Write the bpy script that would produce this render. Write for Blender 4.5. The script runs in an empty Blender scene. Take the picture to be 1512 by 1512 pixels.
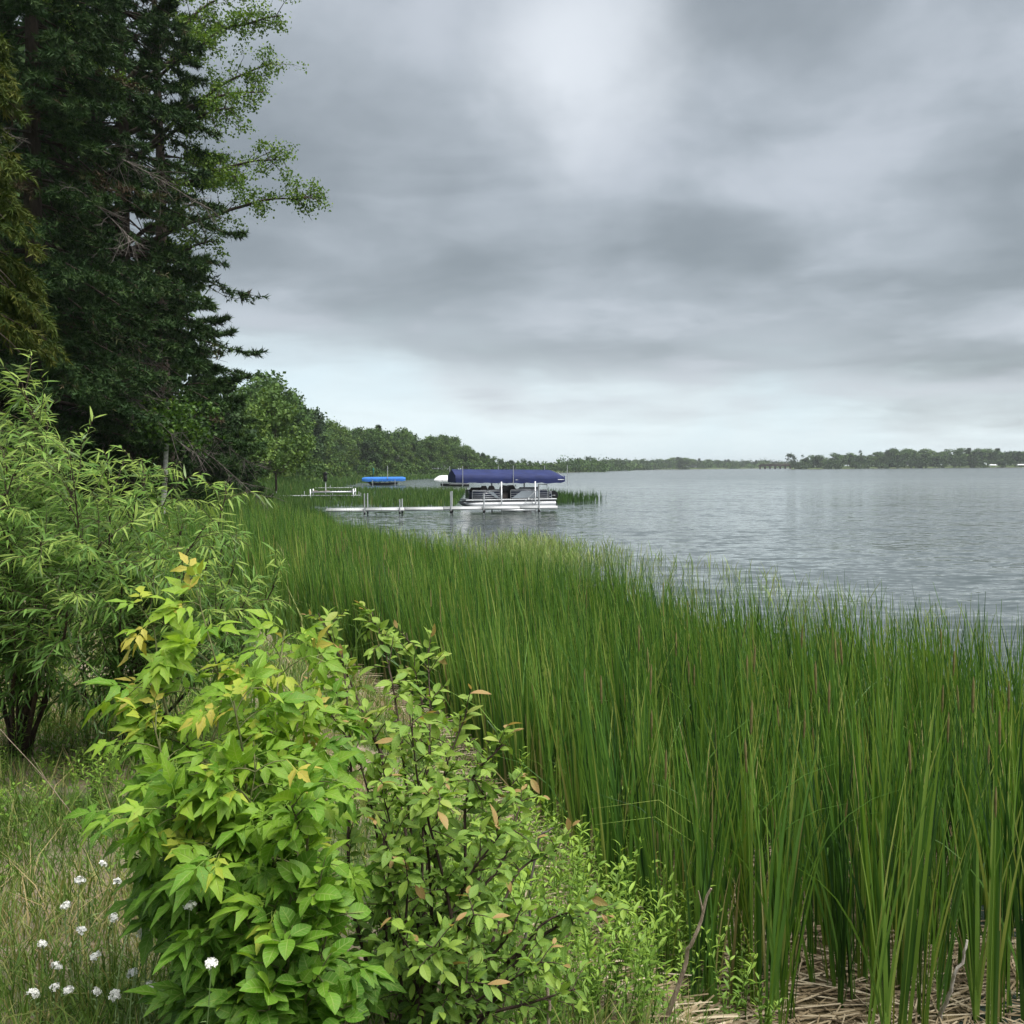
import bpy, math, random
import numpy as np
from mathutils import Matrix, Vector

# ------------------------------------------------------------------ camera, sky, sun, exposure
sc = bpy.context.scene
COL = sc.collection
R = math.radians
FPX = 1564.0                       # focal length in photograph pixels (photograph 1512 px wide)
EYE = np.array([0.0, 0.0, 2.8])    # eye above the lake (water at z = 0)
PITCH, ROLL = R(2.34), R(-0.5)

cd = bpy.data.cameras.new('camera'); cam = bpy.data.objects.new('camera', cd); COL.objects.link(cam)
cd.sensor_width = 36.0; cd.lens = FPX / 1512 * 36.0
cd.clip_start = 0.05; cd.clip_end = 20000
cam.matrix_world = Matrix.Translation(Vector(EYE)) @ Matrix.Rotation(math.pi/2 - PITCH, 4, 'X') @ Matrix.Rotation(ROLL, 4, 'Z')
sc.camera = cam
CM = np.array(cam.matrix_world)[:3, :3]

vs = sc.view_settings
vs.view_transform = 'Standard'; vs.look = 'None'; vs.gamma = 1.0; vs.use_curve_mapping = False
vs.exposure = 2.3
EXG = 2.0 ** vs.exposure

SUN_EL, SUN_AZ = R(67), R(120)      # azimuth measured from +Y (view) towards +X
sd = bpy.data.lights.new('sun', 'SUN'); sun = bpy.data.objects.new('sun', sd); COL.objects.link(sun)
sd.energy = 1.5; sd.angle = R(60); sd.color = (1.0, 0.97, 0.92)
sv = Vector((math.sin(SUN_AZ)*math.cos(SUN_EL), math.cos(SUN_AZ)*math.cos(SUN_EL), math.sin(SUN_EL)))
sun.rotation_euler = sv.to_track_quat('Z', 'Y').to_euler(); sun.location = (0, 0, 60)

class NT:
    """small helper for node trees"""
    def __init__(s, tree): s.t = tree; s.n = tree.nodes; s.l = tree.links
    def new(s, typ, **kw):
        n = s.n.new(typ)
        for k, v in kw.items():
            if hasattr(n, k): setattr(n, k, v)
        return n
    def set(s, sock, v):
        if isinstance(v, bpy.types.NodeSocket): s.l.new(v, sock)
        elif v is not None:
            try: sock.default_value = v
            except Exception: sock.default_value = (*v, 1.0)
    def math(s, op, a, b=None, c=None, clamp=False):
        n = s.n.new('ShaderNodeMath'); n.operation = op; n.use_clamp = clamp
        s.set(n.inputs[0], a)
        if b is not None: s.set(n.inputs[1], b)
        if c is not None: s.set(n.inputs[2], c)
        return n.outputs[0]
    def vmath(s, op, a, b=None, out=0):
        n = s.n.new('ShaderNodeVectorMath'); n.operation = op
        s.set(n.inputs[0], a)
        if b is not None:
            if op == 'SCALE': s.set(n.inputs['Scale'], b)
            else: s.set(n.inputs[1], b)
        return n.outputs[out]
    def maprange(s, v, a, b, c=0.0, d=1.0, smooth=True):
        n = s.n.new('ShaderNodeMapRange'); n.interpolation_type = 'SMOOTHSTEP' if smooth else 'LINEAR'
        for i, x in enumerate((v, a, b, c, d)): s.set(n.inputs[i], x)
        return n.outputs[0]
    def noise(s, vec, scale, detail=4, rough=0.55, dist=0.0, lac=2.0):
        n = s.n.new('ShaderNodeTexNoise')
        if vec is not None: s.l.new(vec, n.inputs['Vector'])
        n.inputs['Scale'].default_value = scale; n.inputs['Detail'].default_value = detail
        n.inputs['Roughness'].default_value = rough; n.inputs['Distortion'].default_value = dist
        n.inputs['Lacunarity'].default_value = lac
        return n.outputs['Fac']
    def mix(s, f, a, b, blend='MIX'):
        n = s.n.new('ShaderNodeMix'); n.data_type = 'RGBA'; n.blend_type = blend
        s.set(n.inputs[0], f); s.set(n.inputs[6], a); s.set(n.inputs[7], b)
        return n.outputs[2]
    def ramp(s, f, stops):
        n = s.n.new('ShaderNodeValToRGB'); cr = n.color_ramp
        while len(cr.elements) < len(stops): cr.elements.new(0.5)
        for e, (p, c) in zip(cr.elements, stops):
            e.position = p; e.color = (*c, 1.0)
        s.set(n.inputs[0], f)
        return n.outputs[0]

def pdir(u, v):
    d = CM @ np.array([(u-756)/FPX, -(v-756)/FPX, -1.0]); return d/np.linalg.norm(d)

# world: an overcast sky of layered cloud in front of a daylight sky
world = bpy.data.worlds.new('World'); sc.world = world; world.use_nodes = True
nt = NT(world.node_tree); nt.n.clear()
out = nt.new('ShaderNodeOutputWorld'); bg = nt.new('ShaderNodeBackground'); bg.inputs['Strength'].default_value = 0.1
nt.l.new(bg.outputs[0], out.inputs[0])
sky = nt.new('ShaderNodeTexSky'); sky.sky_type = 'NISHITA'; sky.sun_disc = False
sky.sun_elevation = SUN_EL; sky.sun_rotation = SUN_AZ
tc = nt.new('ShaderNodeTexCoord')
dirv = tc.outputs['Generated']
sep = nt.new('ShaderNodeSeparateXYZ'); nt.l.new(dirv, sep.inputs[0])
zc = nt.math('MAXIMUM', sep.outputs[2], 0.0)
den = nt.math('ADD', zc, 0.10)
comb = nt.new('ShaderNodeCombineXYZ')
nt.l.new(nt.math('DIVIDE', sep.outputs[0], den), comb.inputs[0])
nt.l.new(nt.math('DIVIDE', sep.outputs[1], den), comb.inputs[1])
SKY_OFF = (2.7, 25.4, 0.0)
pv = nt.vmath('ADD', comb.outputs[0], SKY_OFF)
wn = nt.new('ShaderNodeTexNoise'); nt.l.new(pv, wn.inputs['Vector']); wn.inputs['Scale'].default_value = 0.9; wn.inputs['Detail'].default_value = 4.0
pw = nt.vmath('ADD', pv, nt.vmath('SCALE', nt.vmath('SUBTRACT', wn.outputs['Color'], (0.5, 0.5, 0.5)), 0.9))
n1 = nt.noise(pw, 0.62, 3, 0.45)
n2 = nt.noise(pw, 1.3, 6, 0.52, 0.15)
n3 = nt.noise(nt.vmath('MULTIPLY', dirv, (3.0, 3.0, 4.6)), 1.7, 5, 0.52, 0.25)
cl = nt.math('ADD', nt.math('MULTIPLY', n1, 0.42), nt.math('ADD', nt.math('MULTIPLY', n2, 0.30), nt.math('MULTIPLY', n3, 0.28)))
cl = nt.maprange(cl, 0.38, 0.61)
# a thick grey bank above the far shore, thinning to pale sky low over the horizon
edge = nt.math('ADD', zc, nt.math('MULTIPLY', nt.math('SUBTRACT', n3, 0.5), 0.16))
edge = nt.math('ADD', edge, nt.math('MULTIPLY', nt.math('SUBTRACT', n2, 0.5), 0.12))
edge = nt.math('ADD', edge, nt.math('MULTIPLY', sep.outputs[0], 0.10))
bank = nt.maprange(edge, 0.035, 0.145)
def C(r, g, b): return tuple((x/255)**2.2/EXG*10 for x in (r, g, b))
c_hor = nt.ramp(nt.maprange(n3, 0.3, 0.7), [(0.0, C(219, 237, 245)), (1.0, C(237, 250, 255))])
cloud = nt.ramp(cl, [(0.0, C(137, 145, 150)), (0.35, C(155, 163, 169)), (0.7, C(172, 180, 187)), (1.0, C(192, 199, 207))])
hn = nt.new('ShaderNodeTexNoise'); nt.l.new(dirv, hn.inputs['Vector']); hn.inputs['Scale'].default_value = 6.0; hn.inputs['Detail'].default_value = 6.0
dw = nt.vmath('NORMALIZE', nt.vmath('ADD', dirv, nt.vmath('SCALE', nt.vmath('SUBTRACT', hn.outputs['Color'], (0.5, 0.5, 0.5)), 0.13)))
hole_d = nt.vmath('DOT_PRODUCT', dw, tuple(pdir(845, 90)), out=1)
hole = nt.math('POWER', nt.maprange(hole_d, math.cos(R(6.5)), 1.0, smooth=False), 1.7)
hole = nt.math('MULTIPLY', hole, nt.maprange(n3, 0.3, 0.6, 0.45, 0.9))
cloud = nt.mix(hole, cloud, C(230, 236, 242))
skyc = nt.mix(bank, c_hor, cloud)
fin = nt.mix(0.97, sky.outputs[0], skyc)
nt.l.new(fin, bg.inputs['Color'])

cy = sc.cycles
cy.max_bounces = 8; cy.diffuse_bounces = 4; cy.glossy_bounces = 3; cy.transmission_bounces = 4; cy.transparent_max_bounces = 8
cy.caustics_reflective = False; cy.caustics_refractive = False
cy.sample_clamp_indirect = 4.0

# ------------------------------------------------------------------ helpers
def P(u, v, d):
    """point at depth d (metres along the view axis) seen at photograph pixel (u, v)"""
    return EYE + CM @ np.array([(u-756)/FPX, -(v-756)/FPX, -1.0]) * d
def PIX(p):
    q = (np.asarray(p) - EYE) @ CM
    return 756 + FPX*q[..., 0]/-q[..., 2], 756 - FPX*q[..., 1]/-q[..., 2], -q[..., 2]

def tag(o, label=None, cat=None, group=None, kind=None):
    for k, v in (('label', label), ('category', cat), ('group', group), ('kind', kind)):
        if v: o[k] = v
    return o
def link(o, parent=None):
    COL.objects.link(o)
    if parent is not None: o.parent = parent
    return o
def empty(name, loc, rz=0.0, parent=None):
    o = bpy.data.objects.new(name, None); o.location = tuple(loc); o.rotation_euler = (0, 0, rz)
    o.empty_display_size = 0.1
    return link(o, parent)
def copy_tree(o, parent=None):
    c = o.copy(); COL.objects.link(c); c.parent = parent
    if parent is not None: c.matrix_parent_inverse = o.matrix_parent_inverse.copy()
    for ch in o.children: copy_tree(ch, c)
    return c

class MB:
    """collects vertex / face arrays and links them as one mesh"""
    def __init__(s): s.v = []; s.f = []; s.t = []; s.m = []; s.n = 0; s.uv = []
    def add(s, V, F, tint=0.5, mat=0, uv=None):
        V = np.asarray(V, float).reshape(-1, 3); F = np.asarray(F, int)
        if len(V) == 0: return s
        if uv is not None: s.uv.append((s.n, np.asarray(uv, float)))
        s.v.append(V); s.f.append((F + s.n, mat)); s.t.append(np.broadcast_to(np.asarray(tint, float), (len(V),)).copy()); s.n += len(V)
        return s
    def mesh(s, name, mats, smooth=False):
        me = bpy.data.meshes.new(name)
        if not s.v: return me
        V = np.concatenate(s.v); T = np.concatenate(s.t)
        idx = np.concatenate([f.ravel() for f, m in s.f])
        tot = np.concatenate([np.full(len(f), f.shape[1]) for f, m in s.f])
        mi = np.concatenate([np.full(len(f), m) for f, m in s.f])
        st = np.concatenate([[0], np.cumsum(tot)[:-1]])
        me.vertices.add(len(V)); me.vertices.foreach_set('co', V.ravel())
        me.loops.add(len(idx)); me.loops.foreach_set('vertex_index', idx.astype(np.int32))
        me.polygons.add(len(tot)); me.polygons.foreach_set('loop_start', st.astype(np.int32))
        me.polygons.foreach_set('material_index', mi.astype(np.int32))
        if smooth: me.polygons.foreach_set('use_smooth', np.ones(len(tot), bool))
        at = me.attributes.new('tint', 'FLOAT', 'POINT'); at.data.foreach_set('value', T.astype(np.float32))
        if s.uv:
            U = np.zeros((len(V), 3))
            for k0, u in s.uv: U[k0:k0+len(u), :2] = u
            at = me.attributes.new('leafuv', 'FLOAT_VECTOR', 'POINT'); at.data.foreach_set('vector', U.astype(np.float32).ravel())
        me.update(calc_edges=True)
        for m in (mats if isinstance(mats, (list, tuple)) else [mats]): me.materials.append(m)
        return me
    def build(s, name, mats, parent=None, smooth=False, loc=None):
        """loc: world position of the object's own origin (geometry is given in world or parent space)"""
        if loc is not None: s.v = [v - np.asarray(loc) for v in s.v]
        o = bpy.data.objects.new(name, s.mesh(name, mats, smooth))
        if loc is not None: o.location = tuple(loc)
        return link(o, parent)

def box(mb, c, s, rz=0.0, tint=0.5, mat=0, ry=0.0):
    x, y, z = np.array(s)/2
    V = np.array([[-x,-y,-z],[x,-y,-z],[x,y,-z],[-x,y,-z],[-x,-y,z],[x,-y,z],[x,y,z],[-x,y,z]])
    if ry: V = V @ np.array([[math.cos(ry),0,-math.sin(ry)],[0,1,0],[math.sin(ry),0,math.cos(ry)]])
    if rz: V = V @ np.array([[math.cos(rz),math.sin(rz),0],[-math.sin(rz),math.cos(rz),0],[0,0,1]])
    return mb.add(V + np.array(c), [[0,3,2,1],[4,5,6,7],[0,1,5,4],[1,2,6,5],[2,3,7,6],[3,0,4,7]], tint, mat)
def prism(mb, prof, y0, y1, tint=0.5, mat=0):
    """extrude an (x, z) outline from y0 to y1"""
    n = len(prof); V = [(x, y0, z) for x, z in prof] + [(x, y1, z) for x, z in prof]
    mb.add(V, [[i, (i+1) % n, n+(i+1) % n, n+i] for i in range(n)], tint, mat)
    mb.add(V[:n], [list(range(n))], tint, mat); mb.add(V[n:], [list(range(n))[::-1]], tint, mat)
    return mb
def nrm(v):
    v = np.asarray(v, float); return v/np.maximum(np.linalg.norm(v, axis=-1, keepdims=True), 1e-9)
def tube(mb, pts, rad, k=5, tint=0.5, mat=0, cap=True):
    pts = np.asarray(pts, float); n = len(pts); rad = np.broadcast_to(np.asarray(rad, float), (n,))
    tg = nrm(np.gradient(pts, axis=0))
    ref = np.array([0.0, 0, 1]) if abs(tg[:, 2]).mean() < 0.8 else np.array([1.0, 0, 0])
    a = nrm(np.cross(tg, ref)); b = np.cross(tg, a)
    th = np.arange(k)*2*math.pi/k
    V = pts[:, None] + rad[:, None, None]*(np.cos(th)[None, :, None]*a[:, None] + np.sin(th)[None, :, None]*b[:, None])
    i = np.arange(n-1)[:, None]; j = np.arange(k)[None]
    F = np.stack([i*k+j, i*k+(j+1) % k, (i+1)*k+(j+1) % k, (i+1)*k+j], -1).reshape(-1, 4)
    mb.add(V.reshape(-1, 3), F, tint, mat)
    if cap:
        mb.add(V[0], [list(range(k))[::-1]], tint, mat); mb.add(V[-1], [list(range(k))], tint, mat)
    return mb
def curve(pts, n=12):
    p = np.asarray(pts, float)
    if len(p) == 2: return p[0] + (p[1]-p[0])*np.linspace(0, 1, n)[:, None]
    q = np.concatenate([[2*p[0]-p[1]], p, [2*p[-1]-p[-2]]]); m = len(p)-1; outp = []
    for t in np.linspace(0, m - 1e-6, n):
        i = int(t); f = t-i; a, b, c, d = q[i:i+4]
        outp.append(0.5*((2*b)+(-a+c)*f+(2*a-5*b+4*c-d)*f*f+(-a+3*b-3*c+d)*f**3))
    return np.array(outp)
def ribbons(mb, base, h, w, face, lean_az, lean, bend, S, tint, tip=0.12, mat=0, droop=None, wtop=0.15, basetint=False):
    """N blades: base (N,3), height, width, facing azimuth, lean azimuth, straight lean and quadratic bend"""
    N = len(base)
    if N == 0: return mb
    f = lambda x: np.broadcast_to(np.asarray(x, float), (N,))
    h, w, face, lean_az, lean, bend, tint = map(f, (h, w, face, lean_az, lean, bend, tint))
    t = np.linspace(0, 1, S)
    off = h[:, None]*(lean[:, None]*t + bend[:, None]*t**2.5)
    zz = h[:, None]*t*np.sqrt(np.maximum(0.05, 1-(lean[:, None]+bend[:, None]*t**1.5)**2*0.6))
    if droop is not None: zz = zz - (h*f(droop))[:, None]*np.clip(t-0.6, 0, 1)**2*5
    c = np.stack([base[:, 0:1]+np.cos(lean_az)[:, None]*off, base[:, 1:2]+np.sin(lean_az)[:, None]*off, base[:, 2:3]+zz], -1)
    wt = np.where(t < 0.55, 1.0, 1-(t-0.55)/0.45*(1-wtop))
    side = np.stack([np.cos(face), np.sin(face), np.zeros(N)], -1)[:, None]*(w[:, None]*wt*0.5)[..., None]
    V = np.stack([c-side, c+side], 2).reshape(-1, 3)
    i = np.arange(N)[:, None]*S*2 + np.arange(S-1)[None]*2
    F = np.stack([i, i+1, i+3, i+2], -1).reshape(-1, 4)
    T = np.repeat(tint[:, None], S, 1)
    if basetint: T = np.where((T < 0.8) & (t[None] < 0.10), 0.5*T+0.40, T)
    return mb.add(V, F, np.repeat(T.ravel(), 2), mat)

# ------------------------------------------------------------------ materials
MATS = {}
def newmat(name):
    m = bpy.data.materials.new(name); m.use_nodes = True; MATS[name] = m
    t = NT(m.node_tree); t.n.clear(); o = t.new('ShaderNodeOutputMaterial'); t.out = o
    return m, t
def pbsdf(t, col, rough=0.5, metal=0.0, spec=0.5, bump=None):
    b = t.new('ShaderNodeBsdfPrincipled')
    t.set(b.inputs['Base Color'], col if isinstance(col, bpy.types.NodeSocket) else (*col, 1.0))
    t.set(b.inputs['Roughness'], rough); t.set(b.inputs['Metallic'], metal)
    b.inputs['Specular IOR Level'].default_value = spec
    if bump is not None: t.l.new(bump, b.inputs['Normal'])
    return b
def bumpn(t, h, strength=0.3, dist=0.02):
    b = t.new('ShaderNodeBump'); b.inputs['Strength'].default_value = strength; b.inputs['Distance'].default_value = dist
    t.l.new(h, b.inputs['Height']); return b.outputs[0]
def leaf_mat(name, stops, trans=0.35, rough=0.45, spec=0.35, nscale=30, namp=0.25, pale=0.0, tcol=(1.0, 1.0, 0.55), veins=0.0, spots=0.0):
    m, t = newmat(name)
    a = t.new('ShaderNodeAttribute'); a.attribute_name = 'tint'
    g = t.new('ShaderNodeNewGeometry')
    tx = t.new('ShaderNodeTexCoord')
    n = t.noise(tx.outputs['Object'], nscale, 3, 0.6)
    f = t.math('ADD', a.outputs['Fac'], t.math('MULTIPLY', t.math('SUBTRACT', n, 0.5), namp), clamp=True)
    col = t.ramp(f, stops)
    nrml = None
    if veins:
        la = t.new('ShaderNodeAttribute'); la.attribute_name = 'leafuv'; ls = t.new('ShaderNodeSeparateXYZ'); t.l.new(la.outputs['Vector'], ls.inputs[0])
        ax = t.math('ABSOLUTE', ls.outputs[0])
        mid = t.maprange(ax, 0.0, 0.13, 1.0, 0.0)
        sv_ = t.math('FRACT', t.math('SUBTRACT', t.math('MULTIPLY', ls.outputs[1], 6.0), t.math('MULTIPLY', ax, 1.1)))
        sd_ = t.maprange(t.math('ABSOLUTE', t.math('SUBTRACT', sv_, 0.5)), 0.0, 0.16, 0.6, 0.0)
        vn = t.math('MAXIMUM', mid, sd_)
        col = t.mix(t.math('MULTIPLY', vn, veins), col, (0.42, 0.52, 0.16, 1))
        nrml = bumpn(t, t.math('SUBTRACT', t.math('MULTIPLY', n, 0.6), vn), 0.5, 0.002)
    if spots:
        sn = t.noise(tx.outputs['Object'], 160, 2, 0.5)
        col = t.mix(t.math('MULTIPLY', t.maprange(sn, 0.68, 0.74), spots), col, (0.16, 0.10, 0.03, 1))
    if pale: col = t.mix(t.math('MULTIPLY', g.outputs['Backfacing'], pale), col, (0.30, 0.40, 0.26, 1))
    b = pbsdf(t, col, rough, spec=spec, bump=nrml)
    tr = t.new('ShaderNodeBsdfTranslucent'); t.l.new(t.mix(1.0, col, (*tcol, 1), 'MULTIPLY'), tr.inputs[0])
    mx = t.new('ShaderNodeMixShader'); mx.inputs[0].default_value = trans
    t.l.new(b.outputs[0], mx.inputs[1]); t.l.new(tr.outputs[0], mx.inputs[2]); t.l.new(mx.outputs[0], t.out.inputs[0])
    return m
def plain(name, col, rough=0.5, metal=0.0, spec=0.5, var=0.12, nscale=8.0):
    m, t = newmat(name); tx = t.new('ShaderNodeTexCoord')
    n = t.noise(tx.outputs['Object'], nscale, 4, 0.6)
    c = t.mix(t.maprange(n, 0.25, 0.75), (*[x*(1-var) for x in col], 1), (*[min(1, x*(1+var)) for x in col], 1))
    b = pbsdf(t, c, rough, metal, spec); t.l.new(b.outputs[0], t.out.inputs[0]); return m
def bark(name, c1, c2, sc_=6.0, zs=0.25):
    m, t = newmat(name); tx = t.new('ShaderNodeTexCoord')
    v = t.vmath('MULTIPLY', tx.outputs['Object'], (1, 1, zs))
    n = t.noise(v, sc_, 5, 0.65)
    b = pbsdf(t, t.ramp(n, [(0.35, c1), (0.65, c2)]), 0.9, spec=0.2, bump=bumpn(t, n, 0.6, 0.02))
    t.l.new(b.outputs[0], t.out.inputs[0]); return m

G_CAT = leaf_mat('cattail_leaf', [(0.0, (0.018, 0.055, 0.014)), (0.35, (0.072, 0.170, 0.026)), (0.6, (0.155, 0.275, 0.040)), (0.78, (0.29, 0.34, 0.08)), (0.9, (0.34, 0.30, 0.13)), (1.0, (0.21, 0.17, 0.075))], 0.33, 0.42, 0.4, 3, 0.12)
G_RUSH = leaf_mat('rush_leaf', [(0.0, (0.10, 0.18, 0.04)), (0.5, (0.22, 0.33, 0.08)), (1.0, (0.42, 0.42, 0.20))], 0.3, 0.6, 0.2, 2, 0.1)
G_REED = leaf_mat('reed_leaf', [(0.0, (0.026, 0.062, 0.018)), (0.5, (0.072, 0.15, 0.03)), (0.8, (0.14, 0.20, 0.05)), (1.0, (0.36, 0.29, 0.13))], 0.25, 0.6, 0.2, 0.4, 0.2)
G_GRASS = leaf_mat('grass_leaf', [(0.0, (0.05, 0.11, 0.02)), (0.45, (0.13, 0.22, 0.04)), (0.7, (0.28, 0.28, 0.10)), (1.0, (0.48, 0.37, 0.20))], 0.3, 0.6, 0.2, 4, 0.12)
G_ELDER = leaf_mat('box_elder_leaf', [(0.0, (0.045, 0.125, 0.014)), (0.3, (0.115, 0.26, 0.022)), (0.6, (0.255, 0.42, 0.038)), (0.82, (0.44, 0.47, 0.06)), (1.0, (0.55, 0.41, 0.10))], 0.42, 0.48, 0.3, 26, 0.22, veins=0.40, spots=0.7)
G_CHERRY = leaf_mat('cherry_leaf', [(0.0, (0.060, 0.14, 0.025)), (0.4, (0.16, 0.29, 0.045)), (0.7, (0.28, 0.41, 0.065)), (0.85, (0.34, 0.37, 0.09)), (1.0, (0.40, 0.24, 0.11))], 0.38, 0.48, 0.3, 28, 0.2, veins=0.35, spots=0.6)
G_WILLOW = leaf_mat('willow_leaf', [(0.0, (0.045, 0.12, 0.022)), (0.4, (0.12, 0.25, 0.045)), (0.75, (0.22, 0.37, 0.07)), (1.0, (0.34, 0.45, 0.10))], 0.40, 0.5, 0.3, 20, 0.2, pale=0.6, veins=0.25)
G_WEED = leaf_mat('weed_leaf', [(0.0, (0.06, 0.14, 0.03)), (0.5, (0.165, 0.30, 0.045)), (1.0, (0.30, 0.44, 0.06))], 0.35, 0.5, 0.3, 20, 0.15)
G_SPRUCE = leaf_mat('spruce_needles', [(0.0, (0.010, 0.027, 0.010)), (0.5, (0.028, 0.062, 0.018)), (0.85, (0.062, 0.105, 0.030)), (1.0, (0.085, 0.06, 0.036))], 0.08, 0.7, 0.15, 0.6, 0.3)
G_PINE = leaf_mat('pine_needles', [(0.0, (0.010, 0.030, 0.008)), (0.5, (0.028, 0.062, 0.014)), (1.0, (0.06, 0.10, 0.022))], 0.1, 0.7, 0.15, 0.6, 0.3)
G_CEDAR = leaf_mat('cedar_needles', [(0.0, (0.012, 0.030, 0.006)), (0.5, (0.055, 0.085, 0.014)), (1.0, (0.15, 0.15, 0.03))], 0.12, 0.7, 0.15, 0.5, 0.35)
G_OAK = leaf_mat('broadleaf_near', [(0.0, (0.025, 0.065, 0.012)), (0.5, (0.085, 0.17, 0.025)), (1.0, (0.20, 0.29, 0.04))], 0.35, 0.5, 0.3, 1.0, 0.25)
G_WOOD = [leaf_mat('broadleaf_wood', [(0.0, (0.018, 0.046, 0.012)), (0.5, (0.055, 0.115, 0.022)), (1.0, (0.115, 0.185, 0.034))], 0.22, 0.6, 0.2, 0.25, 0.45),
          leaf_mat('broadleaf_pale', [(0.0, (0.03, 0.065, 0.016)), (0.5, (0.085, 0.155, 0.032)), (1.0, (0.17, 0.245, 0.052))], 0.25, 0.6, 0.2, 0.25, 0.45),
          leaf_mat('broadleaf_dark', [(0.0, (0.010, 0.027, 0.010)), (0.5, (0.030, 0.066, 0.018)), (1.0, (0.062, 0.105, 0.026))], 0.18, 0.6, 0.2, 0.25, 0.45)]
B_DARK = bark('bark_dark', (0.025, 0.018, 0.014), (0.075, 0.058, 0.045))
B_TWIG = bark('bark_twig', (0.035, 0.022, 0.018), (0.09, 0.065, 0.05), 40)
B_GREEN = bark('bark_green_twig', (0.07, 0.09, 0.03), (0.16, 0.16, 0.07), 40)
B_GREY = bark('bark_dead_grey', (0.07, 0.06, 0.054), (0.17, 0.15, 0.135), 10)
B_WHITE = bark('bark_bleached', (0.38, 0.34, 0.30), (0.62, 0.58, 0.53), 30)
B_BIRCH = bark('bark_birch', (0.30, 0.28, 0.26), (0.72, 0.70, 0.66), 5, 2.5)
B_STICK = bark('bark_stick', (0.20, 0.15, 0.11), (0.42, 0.34, 0.26), 60, 0.3)
M_ALU = plain('aluminium', (0.50, 0.52, 0.54), 0.38, 0.4, 0.5, 0.1, 3)
M_WHITE = plain('white_paint', (0.60, 0.61, 0.62), 0.45, 0, 0.4, 0.06, 2)
M_NAVY = plain('navy_canvas', (0.016, 0.025, 0.095), 0.75, 0, 0.25, 0.2, 1.6)
M_BLUE = plain('blue_canvas', (0.03, 0.15, 0.48), 0.75, 0, 0.25, 0.12, 1.2)
M_NAVYP = plain('navy_panel', (0.012, 0.018, 0.05), 0.3, 0, 0.5, 0.1, 2)
M_TAUPE = plain('taupe_vinyl', (0.155, 0.125, 0.11), 0.6, 0, 0.3, 0.12, 5)
M_BLACK = plain('black_plastic', (0.012, 0.012, 0.014), 0.35, 0, 0.5, 0.2, 4)
M_DECK = plain('dock_panel', (0.40, 0.42, 0.43), 0.6, 0.1, 0.4, 0.12, 1.2)
M_STEEL = plain('dark_steel', (0.03, 0.03, 0.03), 0.6, 0.5, 0.4, 0.3, 12)
M_RUST = plain('rust_brown', (0.055, 0.03, 0.024), 0.8, 0.0, 0.2, 0.3, 0.5)
M_GLASSY = plain('silver_graphic', (0.36, 0.40, 0.44), 0.35, 0.2, 0.5, 0.12, 2)
M_TEAL = plain('teal_cloth', (0.02, 0.16, 0.15), 0.8, 0, 0.2, 0.15, 3)
M_PETAL = plain('white_petal', (0.80, 0.80, 0.76), 0.7, 0, 0.2, 0.05, 60)
M_FSTEM = plain('flower_stem', (0.16, 0.24, 0.09), 0.7, 0, 0.2, 0.15, 40)
M_CAT = plain('cattail_spike', (0.17, 0.145, 0.06), 0.95, 0, 0.1, 0.25, 30)
M_HULLD = plain('dark_hull', (0.02, 0.021, 0.026), 0.3, 0, 0.5, 0.1, 1)
M_LOGO = plain('white_patch', (0.72, 0.74, 0.80), 0.7, 0, 0.2, 0.05, 10)

# ------------------------------------------------------------------ the lie of the land
INNER = np.array([(4.2,-6),(2.6,0),(1.75,3),(1.15,4.4),(.9,5),(.75,6),(.2,8),(-.3,10),(-1.6,13),(-3.2,16),(-5.4,20),(-9.2,27),(-12.2,35),(-16.5,50),(-20,63),(-24,80)], float)
OUTER = np.array([(6.5,3),(5.6,5),(5,6),(5.2,7),(4.9,8),(4.5,9),(4.0,10),(3.3,11),(2.4,12),(1.7,13),(1.25,14.5),(.5,17),(-.2,20.8),(-1.9,27),(-2.9,30.5),(-6.0,40),(-10.8,53),(-15,63),(-21,80)], float)
SHORE = np.concatenate([[( 400,-260),(60,-60)], INNER, [(-27,110),(-31,150),(-40,200),(-46,300),(-32,400),(-6,500),(34,700),(110,1150),(180,1400),(420,1600),(380,1450),(265,1000),(400,965),(560,960),(1000,820),(2400,500)]]).astype(float)
LANDPOLY = np.concatenate([SHORE, [(9000,500),(9000,9000),(-9000,9000),(-9000,-9000),(400,-9000)]])
def sdist(x, y):
    """distance to the shore line, positive on land"""
    x = np.asarray(x, float); y = np.asarray(y, float); sh = x.shape; x = x.ravel(); y = y.ravel()
    d2 = np.full(len(x), 1e18); ins = np.zeros(len(x), bool)
    L = LANDPOLY; n = len(L)
    for i in range(n):
        ax, ay = L[i]; bx, by = L[(i+1) % n]
        if i < len(SHORE)-1:
            ex, ey = bx-ax, by-ay
            t = np.clip(((x-ax)*ex+(y-ay)*ey)/(ex*ex+ey*ey), 0, 1)
            d2 = np.minimum(d2, (x-ax-t*ex)**2+(y-ay-t*ey)**2)
        c = (ay > y) != (by > y)
        if by != ay: ins ^= c & (x < (bx-ax)*(y-ay)/(by-ay)+ax)
    return np.where(ins, 1, -1).reshape(sh)*np.sqrt(d2).reshape(sh)
def wob(x, y):
    return (np.sin(x*2.1+1.3*np.sin(y*1.7))+np.sin(y*2.7+1.9*np.sin(x*1.3+2))+0.6*np.sin(x*5.3+y*4.1)+0.6*np.sin(x*4.3-y*6.1+1))/3.2
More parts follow.
